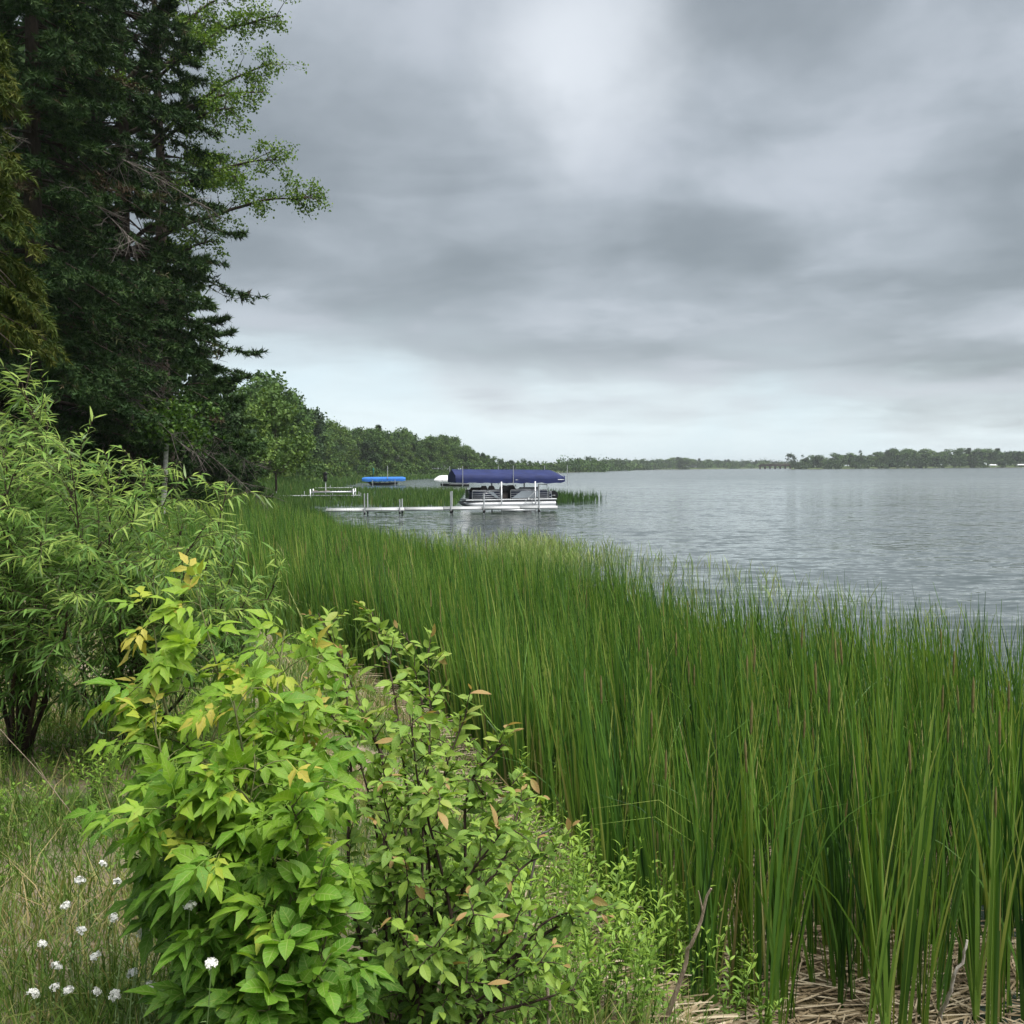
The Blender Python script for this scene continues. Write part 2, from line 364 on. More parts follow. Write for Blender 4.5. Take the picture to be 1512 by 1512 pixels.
def gz(x, y):
    x = np.asarray(x, float); y = np.asarray(y, float)
    d = sdist(x, y); r = np.hypot(x, y)
    land = 1.38*(1-np.exp(-np.maximum(d, 0)/1.7)) + 0.010*np.clip(d-6, 0, 120)
    sm = np.clip((y-13)/14, 0, 1)*np.clip((120-y)/50, 0, 1)*(x < 20); land = land*(1+0.62*sm)
    lake = np.where(d > -3.5, 0.03 - 0.014*np.maximum(-d, 0), -0.03-0.20*np.clip(-d-3.5, 0, 6))
    z = np.where(d > 0, 0.03+land, lake)
    return z + 0.035*wob(x, y)*np.clip(1.2-r/60, 0.1, 1)
def G(u, v):
    """ground point seen at a photograph pixel"""
    dd = np.concatenate([np.arange(2, 40, 0.05), np.arange(40, 400, 0.5)])
    pts = np.array([P(u, v, d) for d in dd]); below = pts[:, 2] < gz(pts[:, 0], pts[:, 1])
    i = int(np.argmax(below)) if below.any() else -1
    return pts[i]
def on_ground(x, y, dz=0.0): return np.array([x, y, float(gz(np.array([x]), np.array([y]))[0])+dz])

def polar(angles, radii):
    a, r = np.meshgrid(angles, radii, indexing='ij'); return r*np.sin(a), r*np.cos(a)
ang = np.concatenate([np.linspace(R(-38), R(38), 210), np.linspace(R(38), R(322), 60)[1:]])
rad = np.concatenate([[0.0], np.geomspace(0.5, 9000, 200)])
X, Y = polar(ang, rad); Z = gz(X, Y)
na, nr = X.shape
i = np.arange(na-1)[:, None]; j = np.arange(nr-1)[None]
Fg = np.stack([i*nr+j, (i+1)*nr+j, (i+1)*nr+j+1, i*nr+j+1], -1).reshape(-1, 4)

m_ground, t = newmat('ground_soil')
g = t.new('ShaderNodeNewGeometry'); pos = g.outputs['Position']
sp = t.new('ShaderNodeSeparateXYZ'); t.l.new(pos, sp.inputs[0])
na1 = t.noise(pos, 1.3, 5, 0.6); na2 = t.noise(pos, 14, 5, 0.7); na3 = t.noise(pos, 70, 3, 0.7)
sand = t.ramp(na2, [(0.3, (0.16, 0.12, 0.085)), (0.7, (0.36, 0.30, 0.23))])
litter = t.ramp(na3, [(0.3, (0.07, 0.05, 0.03)), (0.6, (0.24, 0.18, 0.10))])
moss = t.ramp(na2, [(0.3, (0.035, 0.062, 0.016)), (0.7, (0.085, 0.125, 0.033))])
mud = t.ramp(na2, [(0.3, (0.045, 0.035, 0.018)), (0.7, (0.16, 0.125, 0.06))])
cA = t.mix(t.maprange(na1, 0.42, 0.62), sand, litter)
cA = t.mix(t.maprange(t.noise(pos, 0.8, 4, 0.6), 0.45, 0.6), cA, moss)
dist = t.vmath('LENGTH', pos, out=1)
cA = t.mix(t.maprange(dist, 9, 22), cA, moss)
c = t.mix(t.maprange(sp.outputs[2], 0.06, 0.30), mud, cA)
b = pbsdf(t, c, t.maprange(sp.outputs[2], 0.01, 0.2, 0.35, 0.95), spec=0.3, bump=bumpn(t, t.math('ADD', na2, t.math('MULTIPLY', na3, 0.5)), 0.8, 0.03))
t.l.new(b.outputs[0], t.out.inputs[0])
gnd = MB().add(np.stack([X, Y, Z], -1).reshape(-1, 3), Fg).build('ground', m_ground, smooth=True)
tag(gnd, 'sandy shore and lake bed ground', 'ground', kind='structure')

# water: one sheet at lake level with real long ripples in front and fine ripples in the material
m_water, t = newmat('lake_water')
g = t.new('ShaderNodeNewGeometry'); pos = g.outputs['Position']
def slope(vec, scale, detail, amp, rough=0.55):
    n = t.new('ShaderNodeTexNoise'); t.l.new(vec, n.inputs['Vector'])
    n.inputs['Scale'].default_value = scale; n.inputs['Detail'].default_value = detail; n.inputs['Roughness'].default_value = rough; n.inputs['Distortion'].default_value = 0.6
    return t.vmath('MULTIPLY', t.vmath('SUBTRACT', n.outputs['Color'], (0.5, 0.5, 0.5)), amp)
pv_ = t.vmath('MULTIPLY', pos, (0.42, 1.0, 0.0))
s1 = slope(pv_, 2.4, 4, (0.46, 0.56, 0.0), 0.6)
s2 = slope(pv_, 6.0, 2, (0.40, 0.40, 0.0))
s3 = slope(pv_, 0.22, 3, (0.08, 0.17, 0.0))
gust = t.maprange(t.noise(t.vmath('MULTIPLY', pos, (0.5, 1.0, 0.0)), 0.035, 3, 0.6), 0.3, 0.7, 0.75, 1.2)
calm = t.math('MULTIPLY', t.maprange(t.vmath('LENGTH', pos, out=1), 7, 60, 0.30, 1.05), gust)
sl = t.vmath('SCALE', t.vmath('ADD', s1, t.vmath('ADD', s2, s3)), calm)
nrm_ = t.vmath('NORMALIZE', t.vmath('ADD', sl, (0.0, 0.0, 1.0)))
class _o: outputs = [nrm_]
bp = _o
b = pbsdf(t, (0.035, 0.05, 0.045), t.maprange(t.vmath('LENGTH', pos, out=1), 20, 300, 0.05, 0.16), spec=0.5, bump=bp.outputs[0]); b.inputs['IOR'].default_value = 1.333
t.l.new(b.outputs[0], t.out.inputs[0])
angw = np.concatenate([np.linspace(R(-30), R(60), 90), np.linspace(R(60), R(330), 60)[1:]])
Xw, Yw = polar(angw, np.concatenate([[0.0], np.geomspace(1.0, 9000, 60)]))
nw, nwr = Xw.shape
i = np.arange(nw-1)[:, None]; j = np.arange(nwr-1)[None]
Fw = np.stack([i*nwr+j, (i+1)*nwr+j, (i+1)*nwr+j+1, i*nwr+j+1], -1).reshape(-1, 4)
wat = MB().add(np.stack([Xw, Yw, 0*Xw], -1).reshape(-1, 3), Fw).build('lake_water', m_water, smooth=True)
tag(wat, 'grey rippled lake water under cloud', 'water', kind='structure')

# ------------------------------------------------------------------ leaves
def leaf_shape(L, W, seg=5, fold=0.25, droop=0.25, peak=0.42, point=1.5, lobes=0.0, rng=None, twist=0.0):
    """a leaf blade along +Y, normal +Z: three vertices per station"""
    t_ = np.linspace(0, 1, seg+1)
    pr = np.where(t_ < peak, np.sin(t_/peak*math.pi/2)**0.8, np.cos((t_-peak)/(1-peak)*math.pi/2)**point)
    if lobes: pr = pr*(1+lobes*np.sin(t_*math.pi*5+0.6)*(t_ > 0.15)*(t_ < 0.9))
    hw = np.maximum(W/2*pr, W*0.015)
    y = L*t_*(1-0.18*droop*t_); z = -L*droop*t_**1.8
    V = []
    for k in range(seg+1):
        tw = twist*t_[k]; cx, sx = math.cos(tw), math.sin(tw)
        for s in (-1, 0, 1):
            lx, lz = s*hw[k], abs(s)*fold*hw[k]
            V.append((lx*cx-lz*sx, y[k], z[k]+lx*sx+lz*cx))
    F = []
    for k in range(seg):
        a = k*3; F += [[a, a+1, a+4, a+3], [a+1, a+2, a+5, a+4]]
    return np.array(V), np.array(F)
def leaf_uv(V, seg):
    """(across, along) coordinates of a leaf_shape blade"""
    i_ = np.arange(3*(seg+1)); return np.stack([i_ % 3-1.0, (i_//3)/seg], -1)
def frame(pos, axis, normal, s=1.0):
    y = nrm(axis); x = nrm(np.cross(y, normal)); z = np.cross(x, y)
    M = np.eye(4); M[:3, 0] = x*s; M[:3, 1] = y*s; M[:3, 2] = z*s; M[:3, 3] = pos
    return M
class Leaves:
    """leaf sites of one plant: the largest in view become parts, the rest one mass"""
    def __init__(s): s.k = []; s.M = []
    def put(s, kind, pos, axis, normal, size=1.0): s.k.append(kind); s.M.append(frame(pos, axis, normal, size))
    def build(s, root, shapes, mat, rng, most=300, part='leaf', rest='foliage', mat_i=0):
        """shapes: list of (V, F, tint)"""
        if not s.k: return
        M = np.array(s.M); k = np.array(s.k); o = np.array(root.location)
        u, v, d = PIX(M[:, :3, 3]); ok = (u > -20) & (u < 1532) & (v > 0) & (v < 1530) & (d > 0.2)
        score = np.where(ok, np.linalg.norm(M[:, :3, 1], axis=1)/d, 0)*rng.uniform(0.8, 1.2, len(k))
        top = np.argsort(-score)[:most]; sel = np.zeros(len(k), bool); sel[top] = True
        meshes = [MB().add(V, F, T, uv=U).mesh(part, mat, True) for V, F, T, U in shapes]
        for i_ in np.nonzero(sel)[0]:
            ob = bpy.data.objects.new(part, meshes[k[i_]]); COL.objects.link(ob); ob.parent = root
            A = M[i_].copy(); A[:3, 3] -= o; ob.matrix_local = Matrix(A.tolist())
        if (~sel).any():
            mb = MB()
            for kk in range(len(shapes)):
                q = np.nonzero(~sel & (k == kk))[0]
                if not len(q): continue
                V, F, T, U = shapes[kk]
                VV = np.einsum('nij,vj->nvi', M[q][:, :3, :3], V) + M[q][:, None, :3, 3]
                FF = F[None] + (np.arange(len(q))*len(V))[:, None, None]
                mb.add(VV.reshape(-1, 3) - o, FF.reshape(-1, F.shape[1]), np.tile(np.broadcast_to(T, (len(V),)), len(q)), uv=np.tile(U, (len(q), 1)))
            tag(mb.build(rest, mat, root, True), kind='stuff')

def jit(rng, s=1.0): return rng.normal(0, s, 3)
UP = np.array([0.0, 0, 1])

# ------------------------------------------------------------------ cattails
rng = np.random.default_rng(7)
def shoots(n, y0, y1, seed, power=1.0, grow=0.25):
    r = np.random.default_rng(seed); y = y0+(y1-y0)*r.random(n)**power
    xi = np.interp(y, INNER[:, 1], INNER[:, 0]); xo = np.interp(y, OUTER[:, 1], OUTER[:, 0])
    f = r.random(n); x = xi - grow + (xo-xi+grow)*f
    return x, y, f
def blades(mb, x, y, z, seed, per, S, hmean=1.5, wid=0.011, dead=0.07, spread=0.07, wind=0.04, pb=0.05):
    r = np.random.default_rng(seed); n = len(x); N = n*per
    bx = np.repeat(x, per)+r.normal(0, 0.012, N); by = np.repeat(y, per)+r.normal(0, 0.012, N)
    hs = np.repeat(hmean*np.clip(r.normal(1, 0.10, n), 0.7, 1.28), per)*r.uniform(0.72, 1.04, N)
    az = r.uniform(0, 2*math.pi, N); face = np.repeat(r.uniform(0, math.pi, n), per)+r.normal(0, 0.35, N)
    lean = np.abs(r.normal(0, spread, N)); bend = np.abs(r.normal(0.0, 0.07, N))
    bent = r.random(N) < pb; bend = np.where(bent, r.uniform(0.22, 0.6, N), bend); hs = np.where(bent, hs*0.9, hs)
    tint = np.clip(np.repeat(r.normal(0.40, 0.13, n)+0.10*wob(x*0.8+1, y*0.6), per)+r.normal(0, 0.16, N), 0.0, 0.77)
    dd = r.random(N) < dead; tint = np.where(dd, r.uniform(0.84, 1.0, N), tint); hs = np.where(dd, hs*r.uniform(0.3, 1.0, N), hs); lean = np.where(dd, lean*1.8, lean)
    # common breeze from the lake towards the shore
    ox, oy = np.cos(az)*lean - wind+np.repeat(0.05*wob(x*1.1, y*0.9+3), per), np.sin(az)*lean
    ribbons(mb, np.stack([bx, by, np.repeat(z, per)], -1), hs, wid*r.uniform(0.6, 1.35, N), face, np.arctan2(oy, ox), np.hypot(ox, oy), bend, S, tint, droop=np.where(bent, r.uniform(0.0, 0.4, N), 0.0), basetint=True)

# individuals: the nearest plants
x, y, f = shoots(1100, 5.0, 9.4, 11, 1.1)
uu, vv, dd = PIX(np.stack([x, y, np.full(len(x), 0.8)], -1))
ok = (uu < 1560) & (uu > 700); ok &= wob(x*1.9+1, y*1.6) > -0.55
x, y = x[ok], y[ok]
keep = []
for k in range(len(x)):
    if all((x[k]-x[q])**2+(y[k]-y[q])**2 > 0.085**2 for q in keep): keep.append(k)
x, y = x[keep], y[keep]; order = np.argsort(y)[:300]; NX, NY = x[order], y[order]
protos = []
for k in range(14):
    r = np.random.default_rng(100+k); mb = MB()
    blades(mb, np.zeros(1), np.zeros(1), np.zeros(1)-0.03, 200+k, 5+k % 3, 7, 1.55, 0.0148, 0.0, 0.065, 0.02, 0.0)
    if k % 5 == 1: ribbons(mb, np.array([[0.01, 0, -0.03]]), r.uniform(1.1, 1.4), 0.013, r.uniform(0, 3), r.uniform(0, 6.28), 0.12, r.uniform(0.25, 0.42), 10, 0.42, droop=0.12, basetint=True)
    if k % 5 == 3: ribbons(mb, np.array([[-0.01, 0.01, -0.03], [0.012, 0, -0.03]]), r.uniform(0.7, 1.3, 2), 0.010, r.uniform(0, 3, 2), r.uniform(0, 6.28, 2), 0.10, 0.1, 6, r.uniform(0.86, 0.97, 2))
    root_has_spike = k in (2, 7)
    me = mb.mesh('cattail', G_CAT)
    sp_me = None
    if root_has_spike:
        ms = MB(); hx = r.normal(0, 0.03); H = r.uniform(1.15, 1.45)
        tube(ms, curve([(0, 0, 0), (hx*0.5, 0.01, H*0.5), (hx, 0.02, H)], 6), 0.0035, 5, 0.6)
        sp_pts = curve([(hx, 0.02, H-0.02), (hx*1.1, 0.02, H+0.16)], 6)
        tube(ms, sp_pts, [0.003, 0.0065, 0.007, 0.007, 0.0065, 0.002], 7, 0.5, 1)
        sp_me = ms.mesh('flower_spike', [G_CAT, M_CAT])
    protos.append((me, sp_me))
bent_k = {3, 8}
for k in range(len(NX)):
    q = k % 14; me, sp_me = protos[q]
    o = bpy.data.objects.new('cattail', me); COL.objects.link(o)
    o.location = tuple(on_ground(NX[k], NY[k])); rr = random.Random(k)
    o.rotation_euler = (rr.gauss(0, 0.03), rr.gauss(0, 0.03), rr.uniform(0, 6.28)); s = rr.uniform(0.84, 1.12); o.scale = (s, s, s)
    if sp_me:
        c_ = bpy.data.objects.new('flower_spike', sp_me); COL.objects.link(c_); c_.parent = o
        tag(o, 'slender green cattail with a thin brown flower spike in the near marsh', 'cattail', 'cattails with spikes at the near edge of the marsh')
    else:
        lb, gr = [('slender green cattail of narrow upright leaves without a spike, near marsh edge', 'upright leafy cattails at the near marsh edge'), ('green cattail with one leaf arching over sideways, near marsh edge', 'cattails with an arching leaf at the near marsh edge'), ('slender green cattail of narrow upright leaves without a spike, near marsh edge', 'upright leafy cattails at the near marsh edge'), ('green cattail with withered tan leaves at its foot, near marsh edge', 'cattails with withered leaves at the near marsh edge'), ('slender green cattail of narrow upright leaves without a spike, near marsh edge', 'upright leafy cattails at the near marsh edge')][q % 5]
        tag(o, lb, 'cattail', gr)
# the mass of the stand behind them
mb = MB()
def stand(n, y0, y1, seed, per, S, wid, power=1.0, hmean=1.5, dead=0.10, filt=None):
    x, y, f = shoots(n, y0, y1, seed, power)
    u_, v_, d_ = PIX(np.stack([x, y, np.full(n, 1.0)], -1))
    ok = (u_ > -200) & (u_ < 1640)
    x, y = x[ok], y[ok]
    rr = np.random.default_rng(seed+5); k_ = wob(x*1.4+2, y*1.1) > -0.95+0.75*rr.random(len(x)); x, y = x[k_], y[k_]
    hm = hmean*(1+0.11*wob(x*0.5, y*0.35)+0.07*wob(x*2.1, y*1.7))
    blades(mb, x, y, gz(x, y)-0.02, seed+1, per, S, hm, wid, dead)
stand(330, 5.3, 8.6, 21, 4, 6, 0.014, 1.0)
stand(2500, 7.8, 14.0, 22, 5, 5, 0.0165)
stand(3900, 12.0, 24.0, 23, 5, 4, 0.017)
stand(5000, 22.0, 46.0, 24, 5, 4, 0.020, 1.0, 1.68)
stand(4200, 42.0, 82.0, 25, 4, 3, 0.026, 1.0, 1.65)
cs = mb.build('cattail_stand', G_CAT)
tag(cs, 'dense belt of green cattails running along the shore', 'cattails', kind='stuff')
# thin brown spikes and dead standing stalks through the stand
mb = MB(); r = np.random.default_rng(31)
x, y, f = shoots(420, 9.0, 55.0, 32, 0.8)
z = gz(x, y)
N = len(x)
ribbons(mb, np.stack([x, y, z+r.uniform(0.85, 1.25, N)], -1), r.uniform(0.14, 0.42, N), r.uniform(0.007, 0.012, N)*(1+y/40), r.uniform(-0.4, 0.4, N), r.uniform(0, 6.28, N), r.uniform(0, 0.08, N), 0, 3, r.uniform(0.88, 1.0, N), wtop=0.7)
tag(mb.build('cattail_spikes', G_CAT), 'tan cattail spikes scattered through the green stand', 'cattail spikes', kind='stuff')
# dead litter lying in the marsh
mb = MB(); r = np.random.default_rng(33)
x, y, f = shoots(9500, 4.2, 12.5, 34, 1.3, 0.9); N = len(x); zz = gz(x, y)
L = r.uniform(0.15, 0.7, N); a = r.normal(0.15, 0.55, N)+np.where(r.random(N) < 0.3, math.pi/2, 0)
dx, dy = np.cos(a)*L/2, np.sin(a)*L/2
w = r.uniform(0.004, 0.011, N); px, py = -np.sin(a)*w/2, np.cos(a)*w/2
za, zb = zz+r.uniform(0.002, 0.03, N), zz+r.uniform(0.002, 0.04, N)
V = np.stack([np.stack([x-dx-px, y-dy-py, za], -1), np.stack([x-dx+px, y-dy+py, za+0.003], -1), np.stack([x+dx+px, y+dy+py, zb+0.003], -1), np.stack([x+dx-px, y+dy-py, zb], -1)], 1)
m_lit = leaf_mat('dead_litter', [(0.0, (0.05, 0.035, 0.02)), (0.5, (0.22, 0.17, 0.10)), (1.0, (0.46, 0.40, 0.29))], 0.1, 0.7, 0.2, 6, 0.2)
mb.add(V.reshape(-1, 3), np.arange(N*4).reshape(N, 4), np.repeat(r.beta(2, 2, N), 4))
tag(mb.build('dead_stalk_litter', m_lit), 'tan litter of dead fallen cattail stalks on wet mud', 'litter', kind='stuff')
# pale emergent rushes standing in the open water outside the cattails
mb = MB(); r = np.random.default_rng(35)
n = 30000
y = 9+36*r.random(n); xo = np.interp(y, OUTER[:, 1], OUTER[:, 0]); xr = np.interp(y, [9, 12, 17, 22, 30, 36, 45], [6, 7.2, 8.3, 7.8, 5.8, 4.2, 0.0])
x = xo-0.2+(xr-xo)*r.random(n); tf = wob(x*1.1+3, y*0.8)+0.5*wob(x*2.7, y*2.1+1)
pr = 0.03+0.20*(tf > 0.25)+0.9*np.exp(-((x-0.6)/1.7)**2-((y-33)/6.0)**2)+0.5*np.exp(-((x-xo)/0.9)**2)
k_ = r.random(n) < pr; x, y = x[k_], y[k_]; N = len(x)
ribbons(mb, np.stack([x, y, np.full(N, -0.12)], -1), r.uniform(0.25, 0.68, N), r.uniform(0.006, 0.010, N)*(1+y/22), r.uniform(0, 3.1, N), r.uniform(0, 6.28, N), np.abs(r.normal(0, 0.25, N)), np.abs(r.normal(0, 0.25, N)), 4, r.uniform(0.15, 0.9, N))
tag(mb.build('sparse_rushes', G_RUSH), 'pale sparse rushes standing in shallow open water', 'rushes', kind='stuff')

# ------------------------------------------------------------------ reed beds and meadow farther along the shore
def bed(name, quad_px, n, h, w, label, seed, cat='reeds', tmean=0.45, z0=None, taper=0.0, S=3):
    """reeds over a quadrilateral given by world corner points"""
    r = np.random.default_rng(seed); q = np.array(quad_px, float); a, b_ = r.random(n), r.random(n)
    p = (q[0]*(1-a)[:, None]+q[1]*a[:, None])*(1-b_)[:, None]+(q[3]*(1-a)[:, None]+q[2]*a[:, None])*b_[:, None]
    keep = (wob(p[:, 0]*0.25, p[:, 1]*0.12) > -0.75+0.5*r.random(n)) & (r.random(n) > taper*a**1.5); p = p[keep]; N = len(p)
    z = np.maximum(gz(p[:, 0], p[:, 1]), -0.25)
    mb = MB()
    ribbons(mb, np.stack([p[:, 0], p[:, 1], z], -1), h*np.clip(r.normal(1, 0.16, N), 0.5, 1.5), w*r.uniform(0.6, 1.4, N), r.uniform(-0.8, 0.8, N), r.uniform(0, 6.28, N), np.abs(r.normal(0, 0.09, N)), np.abs(r.normal(0, 0.08, N)), S, np.clip(r.normal(tmean, 0.16, N), 0, 1))
    return tag(mb.build(name, G_REED), label, cat, kind='stuff')
def WP(u, v):  # water-plane point seen at pixel
    d = CM @ np.array([(u-756)/FPX, -(v-756)/FPX, -1.0]); s_ = -EYE[2]/d[2]; return EYE[:2]+d[:2]*s_
bed('reed_bed', [WP(395, 749), WP(672, 748), WP(690, 724), WP(430, 722)], 9000, 0.75, 0.05, 'green reed bed in the water behind the white dock', 41)
bed('bulrush_patch', [WP(800, 744), WP(878, 742), WP(905, 737), WP(800, 733)], 1500, 0.95, 0.045, 'dark bulrush patch in the water beyond the outboard motor', 42, tmean=0.22, taper=0.97)
bed('sedge_meadow', [(-13.5, 48), (-8, 48), (-23, 108), (-50, 108)], 22000, 0.9, 0.035, 'tall green sedge meadow below the birch', 43, 'sedge', 0.42)
bed('far_sedge', [(-50, 105), (-24, 108), (-30, 205), (-90, 205)], 15000, 1.0, 0.08, 'green sedge fringe in front of the far shore wood', 44, 'sedge', 0.40)
bed('shore_sedge', [(-70, 195), (-34, 195), (-8, 500), (-40, 520)], 7000, 1.2, 0.22, 'low green sedge along the far shore wood', 45, 'sedge', 0.42)

# ------------------------------------------------------------------ grass on the bank
r = np.random.default_rng(51); mb = MB()
n = 84000
yy = 2.3+9.5*r.random(n)**1.5; xi = np.interp(yy, INNER[:, 1], INNER[:, 0])
xx = xi+0.1-(xi+0.1+0.54*yy+0.3)*r.random(n)**0.8
den = wob(xx*0.9, yy*0.8)+0.5*wob(xx*2.3+1, yy*2.1); k_ = den > -0.85+1.05*r.random(n); xx, yy = xx[k_], yy[k_]; N = len(xx)
az = r.uniform(0, 6.28, N)
hh = (0.04+0.21*r.random(N)**2.0)*(1+0.45*wob(xx*1.2, yy*1.2))
ribbons(mb, np.stack([xx, yy, gz(xx, yy)-0.01], -1), hh, r.uniform(0.002, 0.005, N)*(1+yy/12), r.uniform(0, 3.14, N), az, np.abs(r.normal(0.2, 0.3, N)), np.abs(r.normal(0.25, 0.3, N)), 3, np.clip(r.normal(0.42, 0.24, N)+0.22*wob(xx*1.5, yy*1.5), 0, 1))
tag(mb.build('bank_grass', G_GRASS), 'green and straw coloured grass on the sandy bank', 'grass', kind='stuff')
mb = MB(); r = np.random.default_rng(53); n = 42000
yy = 2.3+9*r.random(n)**1.6; xi = np.interp(yy, INNER[:, 1], INNER[:, 0]); xx = xi+0.25-5.5*r.random(n)*np.clip(yy/6, 0.5, 1.4)
k_ = wob(xx*1.3+4, yy*1.2) > -0.35+0.7*r.random(n); xx, yy = xx[k_], yy[k_]; N = len(xx)
az = r.uniform(0, 6.28, N); L = r.uniform(0.012, 0.04, N); d_ = np.stack([np.cos(az), np.sin(az), r.normal(0.25, 0.3, N)], -1); s_ = np.stack([-np.sin(az), np.cos(az), r.normal(0, 0.3, N)], -1)*(L*0.3)[:, None]
p_ = np.stack([xx, yy, gz(xx, yy)+0.10*r.random(N)**1.5], -1)
V = np.stack([p_, p_+d_*(L*0.5)[:, None]+s_, p_+d_*L[:, None], p_+d_*(L*0.5)[:, None]-s_], 1).reshape(-1, 3)
mb.add(V, np.arange(N*4).reshape(N, 4), np.repeat(np.clip(r.normal(0.35, 0.2, N), 0, 1), 4))
tag(mb.build('ground_cover', G_WEED), 'low small-leaved ground cover on the sandy bank', 'ground cover', kind='stuff')
mb = MB(); r = np.random.default_rng(52); n = 16000
yy = 12+38*r.random(n)**1.3; xi = np.interp(yy, INNER[:, 1], INNER[:, 0]); xx = xi-12*r.random(n); N = n
ribbons(mb, np.stack([xx, yy, gz(xx, yy)-0.01], -1), r.uniform(0.3, 0.9, N), 0.012*(1+yy/25), r.uniform(0, 3.14, N), r.uniform(0, 6.28, N), np.abs(r.normal(0.1, 0.15, N)), np.abs(r.normal(0.1, 0.15, N)), 3, np.clip(r.normal(0.18, 0.15, N), 0, 1))
tag(mb.build('back_grass', G_GRASS), 'longer grass behind the willow towards the spruces', 'grass', kind='stuff')

# ------------------------------------------------------------------ foreground shrubs
def stemset(mb, base, tips, r, r0=0.008, sag=0.0, k=6):
    """main stems from a base to tip points, returned as curves"""
    cs = []
    for tp in tips:
        b0 = np.asarray(base)+r.normal(0, 0.03, 3)*np.array([1, 1, 0.1]); tp = np.asarray(tp)
        L_ = np.linalg.norm(tp-b0)
        m1 = b0*0.62+tp*0.38+UP*L_*0.10+r.normal(0, 0.05*L_, 3); m2 = b0*0.28+tp*0.72+UP*L_*(0.08-sag)+r.normal(0, 0.04*L_, 3)
        c_ = curve([b0-UP*0.05, m1, m2, tp], 14); cs.append(c_)
        tube(mb, c_, np.linspace(r0, r0*0.25, 14)*r.uniform(0.8, 1.2), k)
    return cs

def at_t(c_, t_):
    f_ = t_*(len(c_)-1); i_ = min(int(f_), len(c_)-2); a_ = f_-i_
    return c_[i_]*(1-a_)+c_[i_+1]*a_, nrm(c_[i_+1]-c_[i_])

# --- box elder sapling: compound leaves of three to five pointed leaflets
def compound(seed, n=3, size=1.0):
    r = np.random.default_rng(seed); Vs, Fs, k, Us = [], [], 0, []
    specs = [(0.0, 0.065, 1.0)] + [(s*r.uniform(0.75, 1.15), 0.05, r.uniform(0.72, 0.92)) for s in (-1, 1)]
    if n == 5: specs += [(s*r.uniform(1.0, 1.3), 0.02, 0.65) for s in (-1, 1)]
    for a_, off, s_ in specs:
        V, F = leaf_shape(0.074*s_*size, 0.031*s_*size*r.uniform(0.8, 1.15), 7, 0.25, r.uniform(0.25, 0.6), 0.36, 1.15, 0.20, twist=r.uniform(-0.3, 0.3))
        c_, s2 = math.cos(a_), math.sin(a_)
        V = V @ np.array([[c_, -s2, 0], [s2, c_, 0], [0, 0, 1.0]]) + np.array([0, off*0.8, -0.2*off]) + r.normal(0, 0.003, 3)
        Us.append(leaf_uv(V, 7)); Vs.append(V); Fs.append(F+k); k += len(V)
    # leaf stalk as a thin strip
    V = np.array([(-.0008, 0, 0), (.0008, 0, 0), (.0008, .053, -.013), (-.0008, .053, -.013)]); Vs.append(V); Fs.append(np.array([[0, 1, 2, 3]])+k)
    Us.append(np.zeros((4, 2))); return np.concatenate(Vs), np.concatenate(Fs), np.concatenate(Us)
r = np.random.default_rng(61)
ELD_SH = []
for tt in (0.12, 0.3, 0.45, 0.6, 0.74, 0.9):
    for q in range(3):
        V, F, U = compound(600+q*7+int(tt*100), 5 if q == 2 else 3, 1.0 if tt < 0.7 else 0.8)
        T_ = np.full(len(V), tt); T_[:-4][1::3] += 0.03; ELD_SH.append((V, F, T_, U))
eb = on_ground(*P(380, 1500, 3.1)[:2]); er = empty('box_elder_sapling', eb)
tag(er, 'bright yellow-green box elder sapling with pointed compound leaves beside the white flowers', 'sapling')
mb = MB(); LV = Leaves()
tips = [P(u, v, d) for u, v, d in [(290, 872, 3.3), (225, 910, 3.2), (420, 930, 3.4), (345, 1035, 2.9), (225, 1065, 3.0), (215, 1195, 2.95), (255, 1185, 2.8), (430, 1180, 2.8), (345, 1360, 2.75), (410, 1330, 2.65), (470, 1060, 3.2), (450, 1260, 2.8), (240, 1000, 3.3), (360, 960, 3.3), (460, 1000, 3.3), (330, 1250, 2.75), (350, 1440, 2.8), (450, 1400, 2.75), (400, 1450, 2.65), (475, 1300, 2.9), (490,1420,2.8), (380, 1120, 2.85), (300, 1120, 2.85), (465, 1120, 2.95)]]
cs_ = stemset(mb, eb, tips, r, 0.007, 0.02)
for c_ in cs_:
    for t_ in np.arange(0.36, 1.0, 0.066):
        p_, tg_ = at_t(c_, t_)
        for s_ in range(2 if t_ < 0.9 else 3):
            d_ = nrm(tg_*0.35+np.array([-0.25, 0, 0])+jit(r, 0.65)*np.array([1, 1, 0.35]))
            tl = r.uniform(0.03, 0.16)*(1.15-0.5*t_); q_ = p_+d_*tl
            if tl > 0.05: tube(mb, curve([p_, p_+d_*tl*0.5+UP*0.01, q_], 4), [0.0022, 0.0018, 0.0015, 0.001], 4, cap=False)
            for m_ in range(r.integers(2, 5)):
                ax = nrm(d_+jit(r, 0.45)+np.array([-0.2, -0.1, -0.42]))
                u_, v_, _ = PIX(q_)
                young = (t_ > 0.90) and r.random() < 0.45
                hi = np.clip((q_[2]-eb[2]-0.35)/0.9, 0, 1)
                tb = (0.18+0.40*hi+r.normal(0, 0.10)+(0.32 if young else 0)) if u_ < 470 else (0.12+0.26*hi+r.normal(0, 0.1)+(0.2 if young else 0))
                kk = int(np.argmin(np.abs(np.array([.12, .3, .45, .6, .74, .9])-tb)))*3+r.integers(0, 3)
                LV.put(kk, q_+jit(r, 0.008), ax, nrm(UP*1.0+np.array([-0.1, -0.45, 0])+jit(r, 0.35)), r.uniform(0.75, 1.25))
mb.v = [v-eb for v in mb.v]; mb.build('stems', B_GREEN, er, True)
LV.build(er, ELD_SH, G_ELDER, r)

